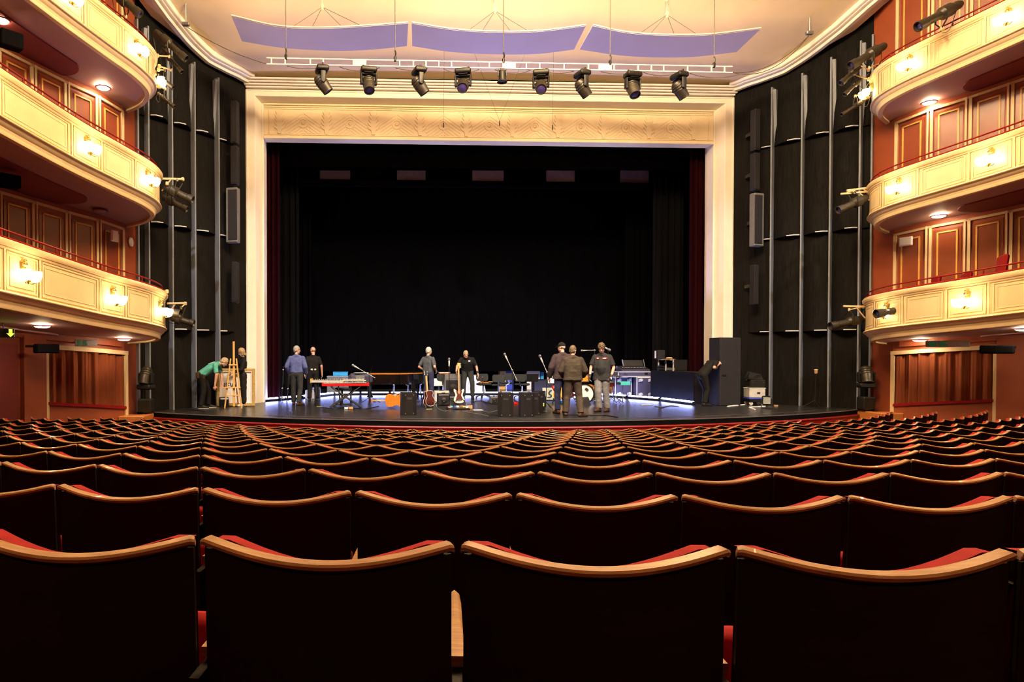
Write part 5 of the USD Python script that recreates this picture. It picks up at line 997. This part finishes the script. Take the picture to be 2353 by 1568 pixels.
x, y = F(1872, 937); t = thing('lamp_stand', 'thin dark stand with a small brass-coloured head before the right black wall', 'stand', (x, y, 0)); part(t, 'tripod_base', tripod(.3, .30, .4), 'metal_black'); part(t, 'pole', rod((0, 0, .05), (.03, 0, hz(1873, 860, y)), .011, 6), 'metal_black'); part(t, 'head', lathe([(0, 0), (.03, .01), (.045, .04), (.045, .11), (0, .115)], 12, (.03, 0, hz(1873, 860, y))), 'cardboard'); part(t, 'cap', lathe([(.05, .11), (.052, .135), (0, .14)], 12, (.03, 0, hz(1873, 860, y))), 'paper_white')
for px, py, lab in ((1983, 941, 'black moving lamp standing on the floor in the right stage corner'), (318, 941, 'dark moving lamp standing on the floor in the left stage corner')):
    x, y = (9.62, 17.2) if px > 1000 else (-9.66, 17.2); t = thing('moving_head_light', lab, 'stage light', (x, y, .60), 0)
    for n, m, k in head_body(PI-.35, .3):
        part(t, n, moved(m, rx=PI) if n != 'clamp' else box((0, 0, -.42), (.36, .3, .34), .03), k, 45) if n != 'clamp' else part(t, n, box((0, 0, -.41), (.34, .30, .36), .03), k)
# easel and framed sign at the left
y = 18.55; ex = lambda px: hx(px, y); t = thing('easel', 'light wooden painter easel at the left of the stage', 'easel', (ex(537), y, 0)); X = lambda px: ex(px)-ex(537); Zp = lambda py: hz(537, py, y)
def plank(a, b, w, th=.025): return tube([a, b], w, 4)
part(t, 'mast', box((X(537), .02, (Zp(785)+.05)/2), (.055, .03, Zp(785)-.05), .004), 'pine')
part(t, 'front_leg', [rod((X(516), .0, .0), (X(530), .01, Zp(824)), .022, 6)], 'pine'); part(t, 'front_leg', [rod((X(555), 0, 0), (X(543), .01, Zp(824)), .022, 6)], 'pine'); part(t, 'rear_leg', rod((X(537), .62, 0), (X(537), .04, Zp(838)), .02, 6), 'orange_wood')
part(t, 'crossbar', [box((X(535.5), .0, Zp(839)), (X(546)-X(526), .035, .04), .004)], 'pine'); part(t, 'canvas_shelf', box((X(534), -.03, Zp(891)), (X(552)-X(514), .07, .035), .004), 'pine'); part(t, 'crossbar', box((X(536), .0, Zp(909)), (X(553)-X(518), .03, .03), .004), 'pine')
y = 19.15; zt_, xl, xr = hz(545, 847, y), hx(497, y), hx(586, y)
t = thing('framed_sign', 'large gilt framed white board lettered NEW standing behind the easel', 'sign', ((xl+xr)/2, y, 0)); w = xr-xl
part(t, 'board', box((0, .02, zt_/2), (w-.1, .02, zt_-.08)), 'paper_white')
for a, b in ((((0, 0, zt_-.045)), (w, .06, .09)), (((0, 0, .05)), (w, .06, .09)), (((-w/2+.045, 0, zt_/2)), (.09, .055, zt_-.02)), (((w/2-.045, 0, zt_/2)), (.09, .055, zt_-.02))): part(t, 'frame_side', box(a, b, .02), 'gilt')
part(t, 'inner_moulding', [box((0, -.012, zt_-.10), (w-.16, .03, .02), .006), box((0, -.012, .105), (w-.16, .03, .02), .006)]+[box((s*(w/2-.10), -.012, zt_/2), (.02, .03, zt_-.2), .006) for s in (-1, 1)], 'ivory')
tm = meshkit.text_mesh('NEW', .145, .004, True); part(t, 'lettering', moved(upright(tm), (hx(506, y)-(xl+xr)/2, .006, hz(505, 892, y))), 'black_ink', False)
x, y = F(513, 936); t = thing('floor_lamp', 'small dark box lamp with lilac face on the floor between man and easel', 'stage light', (x, y+.1, 0), 15); part(t, 'body', box((0, 0, .15), (.26, .2, .24), .02, rx=.3), 'metal_black'); part(t, 'face', box((0, -.10, .17), (.22, .012, .19), .004, rx=.3), 'reflector_lilac_lit'); part(t, 'foot', box((0, 0, .015), (.24, .2, .03), .006), 'metal_black')
# pedals, boxes, cables on the floor
rng = random.Random(11)
def small_box(name, lab, cat, px, py, s, mt, rz=0, knobs=0):
    x, y = F(px, py); t = thing(name, lab, cat, (x, y, 0), rz); part(t, 'case', box((0, 0, s[2]/2+.002), s, .008), mt); part(t, 'top', box((0, 0, s[2]+.006), (s[0]*.6, s[1]*.6, .012), .003), 'metal_black' if mt != 'metal_black' else 'steel')
x, y = F(1048, 941); t = thing('pedal_board', 'pedal board crowded with coloured effect pedals before the bass guitar', 'pedal board', (x, y, 0), 4); part(t, 'board', box((.05, 0, .02), (.62, .34, .04), .008), 'metal_black')
for k, (mt, a, b) in enumerate((('pink_box', -.2, -.06), ('teal_cloth', -.12, .08), ('blue_plastic', -.04, -.07), ('ivory', .05, .06), ('gold_cymbal', .12, -.06), ('pine', .22, .03), ('paper_white', .28, -.08), ('red_gloss', .2, .11))): part(t, 'pedal', box((a, b, .065), (.075, .11, .05), .01), mt)
part(t, 'pedal_switch', [rod((a, -.1, .09), (a, -.1, .105), .012, 8) for a in (-.2, -.04, .12, .28)], 'chrome')
small_box('power_box', 'small flesh coloured box on the floor beside the pedal board', 'box', 1078, 940, (.16, .12, .10), 'cardboard', 10); small_box('power_box', 'small brown carton on the floor below the red keyboard', 'box', 806, 941, (.12, .10, .07), 'cardboard', 5); small_box('power_box', 'small white box on the floor below the red keyboard', 'box', 796, 941, (.10, .10, .06), 'paper_white', -8); small_box('power_box', 'red and orange pedal box between the middle loudspeakers', 'box', 1188, 929, (.26, .14, .07), 'red_gloss', 12); small_box('power_box', 'small light blue box beside the tilted board', 'box', 1291, 927, (.18, .12, .05), 'cyan', 4); small_box('power_box', 'small pale box right of the flood lamp', 'box', 1783, 935, (.10, .07, .05), 'cardboard', 0)
one('paper_sheet', box((*F(1098, 943), .006), (.26, .16, .008), rz=.1), 'paper_white', 'white sheet of paper on the floor right of the pedal board', 'paper'); one('paper_sheet', box((*F(1486, 931), .006), (.36, .10, .008), rz=.02), 'paper_white', 'narrow white sheet on the floor before the drum hardware', 'paper')
for px, py, lab in ((734, 935, 'strip of yellow-green tape on the floor left of the keyboard stand'), (986, 941, 'strip of yellow-green tape on the floor below the acoustic guitar'), (1250, 946, 'lump of green tape at the microphone stand beside the man in the cap')): x, y = F(px, py); one('tape_strip', box((x, y, .005), (.16, .05, .01), .002, rz=.1), 'yellow_tape', lab, 'tape')
def cable(lab, pts, r=.010, mt='metal_black'): one('cable', tube([onz(*p)+(0, 0, r) for p in spline(pts, 6)], r, 6), mt, lab, 'cable', smooth=60)
cable('loose grey cable looping before the small black amplifier', [(1000, 932), (1008, 941), (1022, 946), (1036, 943), (1048, 946)], .009, 'mid_grey')
cable('grey cable running from the pedal board to the right along the floor', [(1060, 946), (1082, 950), (1102, 953), (1122, 957)], .008, 'mid_grey')
cable('dark cable running right from the feet of the man in the brown jacket', [(1300, 955), (1340, 955), (1390, 956), (1420, 961)], .012)
cable('dark cables under the keyboard stand', [(742, 938), (770, 941), (800, 938), (838, 941), (870, 935)], .012)
cable('dark cable across the floor behind the acoustic guitar', [(1085, 925), (1105, 922), (1128, 929), (1146, 931)], .010)
cable('pale cable at the left stage edge behind the bending man', [(404, 942), (430, 942), (455, 944), (472, 947)], .010, 'dark_grey')
cable('thin pale cable before the right loudspeakers', [(1110, 945), (1125, 948), (1143, 944)], .006, 'mid_grey')
cable('pale blue cable on the floor below the glowing bar at the right', [(1504, 934), (1522, 936), (1540, 933), (1560, 935)], .008, 'mid_grey')
# loudspeakers hung beside the proscenium
for s in (-1, 1):
    n = SIDEN[s]
    for i, (p0, p1, t0, t1, y, wd) in enumerate(((534, 549, 232, 330, 19.45, .20), (536, 549, 336, 425, 19.45, .20), (522, 550, 432, 558, 19.45, .36), (535, 547, 602, 697, 19.45, .17))):
        z1, z0 = hz(540, t0, y), hz(540, t1, y); cx_ = 7.98 if wd < .3 else 8.05
        t = thing('hung_loudspeaker', f'{("slim dark loudspeaker highest", "slim dark loudspeaker second from the top", "large dark loudspeaker third from the top", "slim dark loudspeaker lowest")[i]} beside the {n} edge of the proscenium', 'loudspeaker', (s*-hx((t0*0+541) if wd < .3 else 536, 19.45), 19.45, z0))
        part(t, 'cabinet', box((0, .05, (z1-z0)/2), (wd, .22, z1-z0), .02, rz=s*.25), 'mid_grey' if i == 2 else 'dark_grey'); part(t, 'grille', box((-s*.01, -.065, (z1-z0)/2), (wd*.8, .02, (z1-z0)*.92), .006, rz=s*.25), 'dark_grey'); part(t, 'bracket', box((s*.05, .36, (z1-z0)/2), (.06, .5, .10)), 'metal_black')

P_ = seat_at(4, 8)
q = ony(2346, 1050, 4.95); t = thing('paper_stack', 'small stack of pale papers lying on a seat back at the right picture edge', 'papers', (q[0]+.02, q[1], q[2]-.02), 12); part(t, 'sheets', [box((.004*k, .003*k, .006*k), (.20, .14, .005), rz=.03*k) for k in range(4)], 'maple'); part(t, 'cover', box((.01, 0, .026), (.21, .145, .004), rz=.05), 'cardboard')
# ================================================================ PEOPLE
for n, c, r in (('teal_tee', (.10, .42, .36), .9), ('black_tee', (.012, .012, .013), .9), ('grey_tee', (.075, .085, .10), .9), ('denim_shirt', (.085, .11, .30), .85), ('dark_jeans', (.035, .038, .042), .85), ('blue_jeans', (.03, .035, .085), .85), ('black_trousers', (.010, .010, .011), .8), ('plum_jacket', (.045, .032, .036), .8), ('brown_jacket', (.050, .040, .030), .75), ('brown_trousers', (.060, .046, .036), .8), ('charcoal_shirt', (.030, .031, .033), .85), ('grey_trousers', (.17, .17, .18), .75), ('sole_white', (.6, .58, .55), .6), ('brown_shoe', (.06, .028, .015), .5), ('black_shoe', (.015, .014, .014), .5)):
    mat(n, c, r, .18, 9, bump=.004, bscale=22, spec=.15)
for n, c in (('hair_grey', (.32, .31, .28)), ('hair_white', (.45, .46, .45)), ('hair_blond', (.32, .22, .11)), ('hair_brown', (.12, .08, .045)), ('hair_fair', (.38, .30, .20)), ('lip', (.35, .10, .08))): mat(n, c, .7, .25, 60)
def S(p, r): return Manifold.sphere(float(r), 14).translate([float(a) for a in p])
def H(*q): return Manifold.batch_hull([S(p, r) for p, r in q])
def U(ms):
    return Manifold.batch_boolean(list(ms), m3.OpType.Add)
def finish(m, L=.022, it=8, fold=0., seed=0):
    m = m.refine_to_length(L); v, f, _ = meshkit.arrays(m); t = trimesh.Trimesh(v, f, process=True)
    trimesh.smoothing.filter_taubin(t, lamb=.5, nu=.52, iterations=it)
    if fold:
        q = t.vertices*np.array([9, 9, 13.]); d = np.abs(meshkit.fbm(q+seed*7.3, 3, seed)-.5)*2; t.vertices += t.vertex_normals*((d-.35)*fold)[:, None]
    return t
def V(*a): return np.array(a, float)
def unit(a): a = np.array(a, float); return a/(np.linalg.norm(a)+1e-12)
def hand(w, d, inward, curl=.5, k=1.0):
    """palm and five fingers from the wrist w along d; inward = the way the palm faces"""
    d = unit(d); n = unit(inward-d*(np.dot(inward, d))); s = np.cross(d, n); out = [H((w, .026), (w+d*.03*k, .024)), H((w+d*.02*k, .018), (w+d*.085*k+s*.030*k, .0125), (w+d*.080*k-s*.032*k, .0115), (w+d*.03*k+s*.022*k, .016))]
    for i, (o, L) in enumerate(((.030, .92), (.010, 1.0), (-.011, .94), (-.031, .76))):
        p = w+d*(.085-.004*abs(i-1))*k+s*o*k; a = curl*(.5+.12*i); r = .0092
        for l in (.036, .026, .020):
            q = p+(d*math.cos(a)+n*math.sin(a))*l*L*k; out.append(H((p, r), (q, r*.9))); p, r, a = q, r*.9, a+curl*.9
    p = w+d*.028*k+s*.024*k; dr = unit(d*.75+s*.75+n*.25)
    for l in (.034, .028): q = p+dr*l*k; out.append(H((p, .0115), (q, .0098))); p = q; dr = unit(dr+d*.5+n*curl*.5)
    return out
def person(lab, base, height, rz, J=None, yaw=0., pitch=.05, tilt=0., shirt='black_tee', sleeve='short', shoes='black_shoe', legs='black_trousers', hair='hair_brown', style='short', loose=.016, hem=-.10, wide=1.0, curl=.5, y=None, skirt=False, loose_leg=.018, extras=None, belly=0.):
    x, y0 = F(*base); y = y or y0; k = height/1.75
    j = dict(pel=(0, 0, .95), chest=(0, 0, 1.28), neck=(0, -.015, 1.455), head=(0, .025, 1.625), shr=(.176, -.01, 1.385), shl=(-.176, -.01, 1.385), elr=(.245, -.035, 1.11), ell=(-.245, -.035, 1.11), wrr=(.262, .045, .875), wrl=(-.262, .045, .875), hir=(.09, 0, .92), hil=(-.09, 0, .92), knr=(.105, .03, .50), knl=(-.105, .03, .50), anr=(.115, -.02, .085), anl=(-.115, -.02, .085), hr=(-1, 0, 0), hl=(1, 0, 0), tor=(.12, 1, 0), tol=(-.12, 1, 0))
    j.update(J or {}); j = {a: V(*b) for a, b in j.items()}
    t = thing('person', lab, 'person', (x, y, 0), rz, sc=(k, k, k))
    lat = unit(j['shr']-j['shl']); lh = unit(j['hir']-j['hil']); W = wide
    mid = (j['chest']+j['pel'])/2; fr = np.cross(V(0, 0, 1), lat)
    def torso(e):
        sh, ch, wa, hp = [], [], [], []
        shc = (j['shr']+j['shl'])/2
        for s in (-1, 1):
            sh.append((shc+lat*s*.125*W-unit(j['neck']-j['chest'])*.015, .062+e)); ch.append((j['chest']+lat*s*.085*W, .100+e)); wa.append((mid+lat*s*.070*W+fr*belly*.3, .098*W+e)); hp.append((j['pel']+lh*s*.075*W, .100+e))
        q = [H(*sh, *ch), H(*ch, *wa), H(*wa, *hp), H((j['neck'], .050+e*.6), *[(shc+lat*s*.10*W+unit(j['neck']-j['chest'])*.006, .050+e) for s in (-1, 1)])]
        if belly: q.append(H((mid+fr*.05, .10+belly+e), (j['chest']+fr*.02, .10+e), (j['pel']+fr*.03, .09+e)))
        return q
    limb = lambda a, b, ra, rb, e=0.: H((j[a], ra+e), (j[b], rb+e))
    arms = [q for s in 'rl' for q in (limb('sh'+s, 'el'+s, .055, .040), limb('el'+s, 'wr'+s, .042, .027))]
    lg = [q for s in 'rl' for q in (limb('hi'+s, 'kn'+s, .092, .056), limb('kn'+s, 'an'+s, .058, .038))]
    feet = []
    for s in 'rl': d = unit(j['to'+s]*V(1, 1, 0)); a = j['an'+s]*V(1, 1, 0); feet.append(H((j['an'+s], .038), (a+d*.10+(0, 0, .04), .032), (a-d*.03+(0, 0, .035), .034), (a+d*.16+(0, 0, .03), .022)))
    hd = j['head']; R = trimesh.transformations.euler_matrix(-pitch, tilt, yaw, 'rxyz')[:3, :3]
    R = (trimesh.transformations.rotation_matrix(yaw, (0, 0, 1)) @ trimesh.transformations.rotation_matrix(-pitch, (1, 0, 0)) @ trimesh.transformations.rotation_matrix(tilt, (0, 1, 0)))[:3, :3]
    hp_ = lambda *q: hd+R @ V(*q)
    el = lambda m, sx, sy, sz: m.scale([sx, sy, sz])
    cran = Manifold.sphere(1., 24).scale([.074, .092, .098]).translate([0, -.006, .025]); T34 = np.c_[R, hd]
    skull = U([cran, H((V(0, .050, -.020), .046), (V(0, .062, -.085), .028), (V(.040, .012, -.060), .032), (V(-.040, .012, -.060), .032), (V(0, .055, .03), .045)), H((V(0, .088, .012), .011), (V(0, .106, -.022), .013), (V(.012, .094, -.028), .009), (V(-.012, .094, -.028), .009)), H((V(-.03, .082, .030), .012), (V(.03, .082, .030), .012)), H((V(-.020, .082, -.056), .009), (V(.020, .082, -.056), .009), (V(0, .088, -.056), .010)), H((V(0, .07, -.088), .02), (V(0, .06, -.08), .02))]+[Manifold.sphere(1., 10).scale([.010, .021, .032]).translate([s*.077, -.008, -.005]) for s in (-1, 1)])
    skull = skull.transform(T34)
    body = U(torso(0)+arms+lg+feet+[H((j['neck'], .052), (hd+R @ V(0, -.012, -.06), .048)), skull]+hand(j['wrr'], j['wrr']-j['elr'], j['hr'], curl)+hand(j['wrl'], j['wrl']-j['ell'], j['hl'], curl))
    part(t, 'body', finish(body, .016, 5), 'skin', True)
    part(t, 'eye', [sph(hp_(s*.031, .080, .010), .0095, 1) for s in (-1, 1)], 'black_ink', True); part(t, 'mouth', tube([hp_(-.020, .088, -.057), hp_(0, .097, -.059), hp_(.020, .088, -.057)], .0035, 5), 'lip', True)
    if style != 'bald': part(t, 'eyebrow', [tube([hp_(s*.016, .090, .036), hp_(s*.045, .078, .036)], .0045, 5) for s in (-1, 1)], hair, True)
    # shirt or jacket
    up = unit(j['chest']-j['pel']); e = loose
    hemp = j['pel']+up*hem
    tr = U(torso(e)); 
    if hem < -.02: tr = U([tr, H(*[(j['pel']+lh*s*.078*W, .104+e) for s in (-1, 1)], *[(j['pel']+lh*s*.088*W+up*(hem-.05), .118+e) for s in (-1, 1)])])
    sl = []
    for s in 'rl':
        a, b, w = j['sh'+s], j['el'+s], j['wr'+s]
        if sleeve == 'short': c = a+(b-a)*.80; m = H((a, .052+e), (c+(b-a)*.2, .052+e)); d = unit(b-a); m = m.trim_by_plane([float(q) for q in -d], float(-d @ c))
        else:
            c = b+(w-b)*.97; d = unit(w-b); lo = H((b, .046+e), (w, .034+e*.8)).trim_by_plane([float(q) for q in -d], float(-d @ c)); m = U([H((a, .052+e), (b, .046+e)), lo])
        sl.append(m)
    tr = tr.trim_by_plane([float(q) for q in up], float(up @ hemp))
    nk = unit(hd-j['neck']); cl = H((j['neck']-nk*.01, .062+e*.5), (j['neck']+nk*.012, .058+e*.3)).trim_by_plane([float(q) for q in -nk], float(-nk @ (j['neck']+nk*(.045 if sleeve == 'long' else .018))))
    part(t, 'jacket' if 'jacket' in shirt else 'shirt', finish(U([tr]+sl+[cl]), .024, 3, .016 if sleeve == 'long' else .011, int(x*10) % 9), shirt, True)
    # trousers or skirt
    e = loose_leg; q = []
    hipm = H(*[(j['pel']+lh*s*.078*W, .098+e) for s in (-1, 1)], *[(j['hi'+s], .093+e) for s in 'rl'])
    for s in 'rl':
        d = unit(j['an'+s]-j['kn'+s]); c = j['an'+s]-d*.01; lo = H((j['kn'+s], .060+e), (j['an'+s]+d*.05, .048+e*1.3)).trim_by_plane([float(a) for a in -d], float(-d @ c)); q += [H((j['hi'+s], .092+e), (j['kn'+s], .060+e)), lo]
    if skirt: q.append(H((j['hir'], .10), (j['hil'], .10), (V(.11, .0, .14), .08), (V(-.11, 0, .14), .08)).trim_by_plane([0., 0., 1.], .07))
    hipm = hipm.trim_by_plane([float(a) for a in -up], float(-up @ (j['pel']+up*.10)))
    part(t, 'skirt' if skirt else 'trousers', finish(U([hipm]+q), .024, 3, .012, int(x*7) % 9+1), legs, True)
    part(t, 'belt', [finish(H(*[(j['pel']+lh*s*.076*W+up*.0, .100+loose_leg+.004) for s in (-1, 1)]).trim_by_plane([float(a) for a in up], float(up @ (j['pel']+up*.045))).trim_by_plane([float(a) for a in -up], float(-up @ (j['pel']+up*.085))), .03, 1)], 'black_shoe', True)
    for s in 'rl':
        d = unit(j['to'+s]*V(1, 1, 0)); a = j['an'+s]*V(1, 1, 0); z0 = j['an'+s][2]-.085
        m = U([H((a+(0, 0, .085+z0), .048), (a-d*.035+(0, 0, .045+z0), .045), (a+d*.11+(0, 0, .045+z0), .042)), H((a+d*.08+(0, 0, .04+z0), .046), (a+d*.185+(0, 0, .032+z0), .033))]).trim_by_plane([0., 0., 1.], float(.004+z0))
        sh = part(t, 'shoe', finish(m, .02, 3), shoes, True)
        so = U([H((a-d*.035+(0, 0, .03+z0), .05), (a+d*.10+(0, 0, .03+z0), .05)), H((a+d*.09+(0, 0, .03+z0), .05), (a+d*.188+(0, 0, .03+z0), .037))]).trim_by_plane([0., 0., 1.], float(z0)).trim_by_plane([0., 0., -1.], float(-.024-z0))
        part(sh, 'sole', meshkit.arrays(so)[:2], 'sole_white' if shoes == 'sole_white' or 'white' in lab else 'black_shoe')
    # hair
    if style in ('short', 'bob', 'curly'):
        g = {'short': 1.10, 'bob': 1.16, 'curly': 1.20}[style]
        m = Manifold.sphere(1., 26).scale([.074*g, .092*g, .098*g]).translate([0, -.010, .030]).trim_by_plane([0., -.52, .85], -.012 if style != 'bob' else -.02)
        if style == 'bob': m = U([m, H((V(.06, -.03, .02), .04), (V(-.06, -.03, .02), .04), (V(.06, -.04, -.10), .032), (V(-.06, -.04, -.10), .032), (V(0, -.07, -.10), .03)), *[H((V(s*.072, .01, .04), .022), (V(s*.070, .015, -.09), .020)) for s in (-1, 1)]])
        else: m = U([m, H((V(.05, -.05, -.02), .034), (V(-.05, -.05, -.02), .034), (V(0, -.07, -.045), .026), (V(0, -.07, .03), .04))])
        hm = finish(m.transform(T34), .014, 3)
        if style == 'curly' or True:
            q = hm.vertices*(45 if style == 'curly' else 80); hm.vertices += hm.vertex_normals*((meshkit.fbm(q, 2, 3)-.5)*(.045 if style == 'curly' else .014))[:, None]
        part(t, 'hair', hm, hair, True)
    if style == 'cap':
        m = U([Manifold.sphere(1., 26).scale([.083, .102, .105]).translate([0, -.006, .030]).trim_by_plane([0., 0., 1.], .030), H((V(.055, .085, .036), .008), (V(-.055, .085, .036), .008), (V(.04, .150, .028), .006), (V(-.04, .150, .028), .006))])
        part(t, 'cap', finish(m.transform(T34), .02, 2), 'black_tee', True); part(t, 'hair', finish(H((V(.055, -.04, .005), .028), (V(-.055, -.04, .005), .028), (V(0, -.075, -.02), .025)).transform(T34), .02, 2), hair, True)
    if style == 'bald': part(t, 'hair', finish(H((V(.058, -.03, -.01), .024), (V(-.058, -.03, -.01), .024), (V(0, -.078, -.02), .022)).transform(T34), .02, 2), hair, True)
    if extras: extras(t, j, hp_, fr, lat)
    return t
def glove(t, w, el, inward, mt, k=1.14):
    part(t, 'glove', finish(U(hand(w-unit(w-el)*.0, w-el, inward, .55, k)+[H((w-unit(w-el)*.03, .036), (w+unit(w-el)*.03, .032)), H((w+unit(w-el)*.03, .026), (w+unit(w-el)*.08, .030))]), .014, 2), mt, True)
# 1 man bending at the easel
def ex1(t, j, hp, fr, lat): part(t, 'tool_belt', [box(j['pel']+V(.15, -.06, -.02), (.06, .14, .18), .02), box(j['pel']+V(.15, .06, -.06), (.06, .10, .14), .02)], 'brown_shoe'); part(t, 'shirt_print', box(j['chest']+V(0, -.02, .108), (.22, .18, .012), .004, rx=.35), 'paper_white')
person('man in turquoise shirt bending forward to the framed sign, white soled shoes', (474, 939), 1.80, -84, dict(pel=(0, -.12, .93), chest=(0, .17, 1.14), neck=(0, .33, 1.225), head=(0, .475, 1.265), shr=(.19, .27, 1.20), shl=(-.17, .30, 1.20), elr=(.215, .30, .92), ell=(-.20, .38, .93), wrr=(.20, .26, .64), wrl=(-.16, .40, .66), hir=(.09, -.11, .90), hil=(-.09, -.11, .90), knr=(.11, -.05, .48), knl=(-.11, .04, .49), anr=(.12, -.12, .085), anl=(-.12, .04, .085)), yaw=.25, pitch=.75, shirt='teal_tee', shoes='black_shoe', hair='hair_fair', extras=ex1, hem=-.02)
# 2 woman behind the easel
person('woman in long black dress with blond bob holding the easel', (558, 934), 1.70, 118, dict(elr=(.24, .06, 1.12), wrr=(.10, .26, 1.06), ell=(-.23, .10, 1.12), wrl=(-.10, .32, 1.02), hr=(-.3, 0, -1), hl=(.3, 0, -1), shr=(.165, -.01, 1.40), shl=(-.165, -.01, 1.40), anr=(.08, 0, .085), anl=(-.08, -.02, .085)), yaw=-.15, pitch=.45, shirt='black_tee', sleeve='long', shoes='sole_white', hair='hair_blond', style='bob', skirt=True, wide=.88, loose=.010)
# 3 man in blue shirt
person('man in blue shirt and dark jeans standing with his back to us', (682, 932), 1.77, -4, dict(elr=(.265, -.06, 1.13), wrr=(.25, .13, .92), ell=(-.285, -.03, 1.14), wrl=(-.24, .14, .95), knl=(-.12, .10, .50), anl=(-.13, .20, .085), anr=(.06, -.06, .085), tor=(.7, .7, 0)), yaw=-1.05, pitch=.05, shirt='denim_shirt', sleeve='long', shoes='brown_shoe', legs='dark_jeans', hair='hair_grey', loose=.030, hem=.01)
# 4 bald man in black
def ex4(t, j, hp, fr, lat): part(t, 'pouch', [box(j['pel']+V(q, -.125, .07), (.07, .05, .06), .015) for q in (-.04, .07)], 'pale_grey')
person('bald man in black with light belt pouches, half hidden by the blue shirt', (716, 925), 1.76, 4, dict(elr=(.27, -.02, 1.12), wrr=(.285, .05, .87)), yaw=.75, pitch=.25, shirt='black_tee', hair='hair_brown', style='bald', extras=ex4, hem=.02, y=21.2)
# 5 man in grey shirt
person('man in grey shirt with white cropped hair and hands on his hips', (987, 929), 1.74, -40, dict(elr=(.30, -.08, 1.13), wrr=(.20, .14, .99), ell=(-.30, -.08, 1.13), wrl=(-.20, .13, .99), hr=(-1, .3, 0), hl=(1, .3, 0)), yaw=-.35, pitch=.02, shirt='grey_tee', legs='blue_jeans', hair='hair_white', hem=.0, y=20.3)
# 6 bass player bending
def ex6(t, j, hp, fr, lat): part(t, 'wristband', rod(j['wrl']+(j['ell']-j['wrl'])*.12, j['wrl']+(j['ell']-j['wrl'])*.42, .040, 10, .045), 'black_ink'); part(t, 'shirt_print', box(j['chest']+V(-.06, .130, .05), (.07, .012, .045), .004, rx=-.15), 'paper_white')
person('man in black shirt leaning over the bass guitar with one arm out', (1074, 917), 1.80, 172, dict(chest=(.0, .14, 1.20), neck=(.02, .20, 1.36), head=(.055, .29, 1.47), shr=(.20, .15, 1.31), shl=(-.17, .15, 1.32), elr=(.34, .17, 1.08), wrr=(.36, .36, .93), ell=(-.30, .14, 1.05), wrl=(-.34, .24, .82), knl=(-.16, .06, .50), anl=(-.17, -.02, .085), knr=(.12, .0, .5), anr=(.13, -.12, .085)), yaw=.12, pitch=.32, shirt='black_tee', legs='dark_jeans', shoes='black_shoe', hair='hair_fair', extras=ex6, hem=-.06)
# 7 man in cap
person('man in black cap and dark plum jacket seen from behind, left of two jackets', (1291, 951), 1.83, 8, dict(ell=(-.285, -.02, 1.13), wrl=(-.285, .10, .89), anr=(.13, .06, .085), knr=(.12, .08, .5)), yaw=.55, pitch=.15, shirt='plum_jacket', sleeve='long', legs='blue_jeans', shoes='brown_shoe', hair='hair_grey', style='cap', loose=.036, hem=-.10, wide=1.12)
# 8 man in brown jacket
person('man in wrinkled brown jacket and brown trousers seen from behind, nearest the stage edge', (1316, 957), 1.74, -14, dict(elr=(.285, .0, 1.13), wrr=(.25, .17, .98), ell=(-.28, -.02, 1.13), wrl=(-.22, .16, .97), hr=(-1, .2, 0), knl=(-.13, .06, .50), anl=(-.17, .05, .085), knr=(.15, .03, .50), anr=(.19, -.10, .085), tor=(.75, .66, 0)), yaw=-.45, pitch=.15, shirt='brown_jacket', sleeve='long', legs='brown_trousers', shoes='brown_shoe', hair='hair_brown', loose=.042, hem=-.06, wide=1.12, loose_leg=.026)
# 9 man in black shirt with patches
def ex9(t, j, hp, fr, lat):
    for x_, w in ((-.085, .07), (.085, .04)):
        c = j['chest']+V(x_, .128-.02*abs(x_/.085), .07); e = Manifold.sphere(1., 20).scale([w, .022, .032]).translate([float(q) for q in c]); part(t, 'patch', meshkit.arrays(e)[:2], 'red_gloss', True); e = Manifold.sphere(1., 20).scale([w*.75, .022, .020]).translate([float(q) for q in c+V(0, .006, 0)]); part(t, 'patch_centre', meshkit.arrays(e)[:2], 'paper_white', True)
    for s, i in (('r', 'hr'), ('l', 'hl')): glove(t, j['wr'+s], j['el'+s], j[i], 'black_ink')
    part(t, 'glove_back', [sph(j['wrl']+unit(j['wrl']-j['ell'])*.06+V(-.022, .02, 0), .028, 1, (.5, 1, 1.4))], 'ivory', True)
person('curly haired man in black shirt with red patches and work gloves', (1383, 946), 1.83, 148, dict(head=(0, .075, 1.615), neck=(0, .015, 1.455), elr=(.27, .03, 1.13), wrr=(.27, .15, .90), ell=(-.285, -.02, 1.12), wrl=(-.255, .14, .90), anr=(.05, .10, .085), knr=(.07, .12, .5), anl=(-.13, -.02, .085), tor=(.3, 1, 0), tol=(.1, 1, 0)), yaw=.15, pitch=.55, shirt='charcoal_shirt', legs='grey_trousers', shoes='brown_shoe', hair='hair_brown', style='curly', loose=.026, hem=-.16, wide=1.15, belly=.03, extras=ex9, loose_leg=.026)
# 10 stagehand
person('stagehand in black bending forward, arms raised against the tall case', (1622, 933), 1.74, -80, dict(pel=(0, -.14, .92), chest=(0, .10, 1.16), neck=(0, .24, 1.26), head=(-.02, .36, 1.20), shr=(.19, .19, 1.30), shl=(-.19, .22, 1.28), elr=(.25, .08, 1.14), wrr=(.16, .32, 1.24), ell=(-.24, .34, 1.12), wrl=(-.12, .40, 1.25), hir=(.09, -.13, .89), hil=(-.09, -.13, .89), knr=(.10, -.02, .49), knl=(-.10, .06, .49), anr=(.11, -.12, .085), anl=(-.11, .02, .085), hr=(-1, .3, 0), hl=(1, .3, 0)), yaw=.3, pitch=1.1, shirt='black_tee', legs='black_trousers', shoes='black_shoe', hair='hair_brown', curl=.95, hem=-.02)
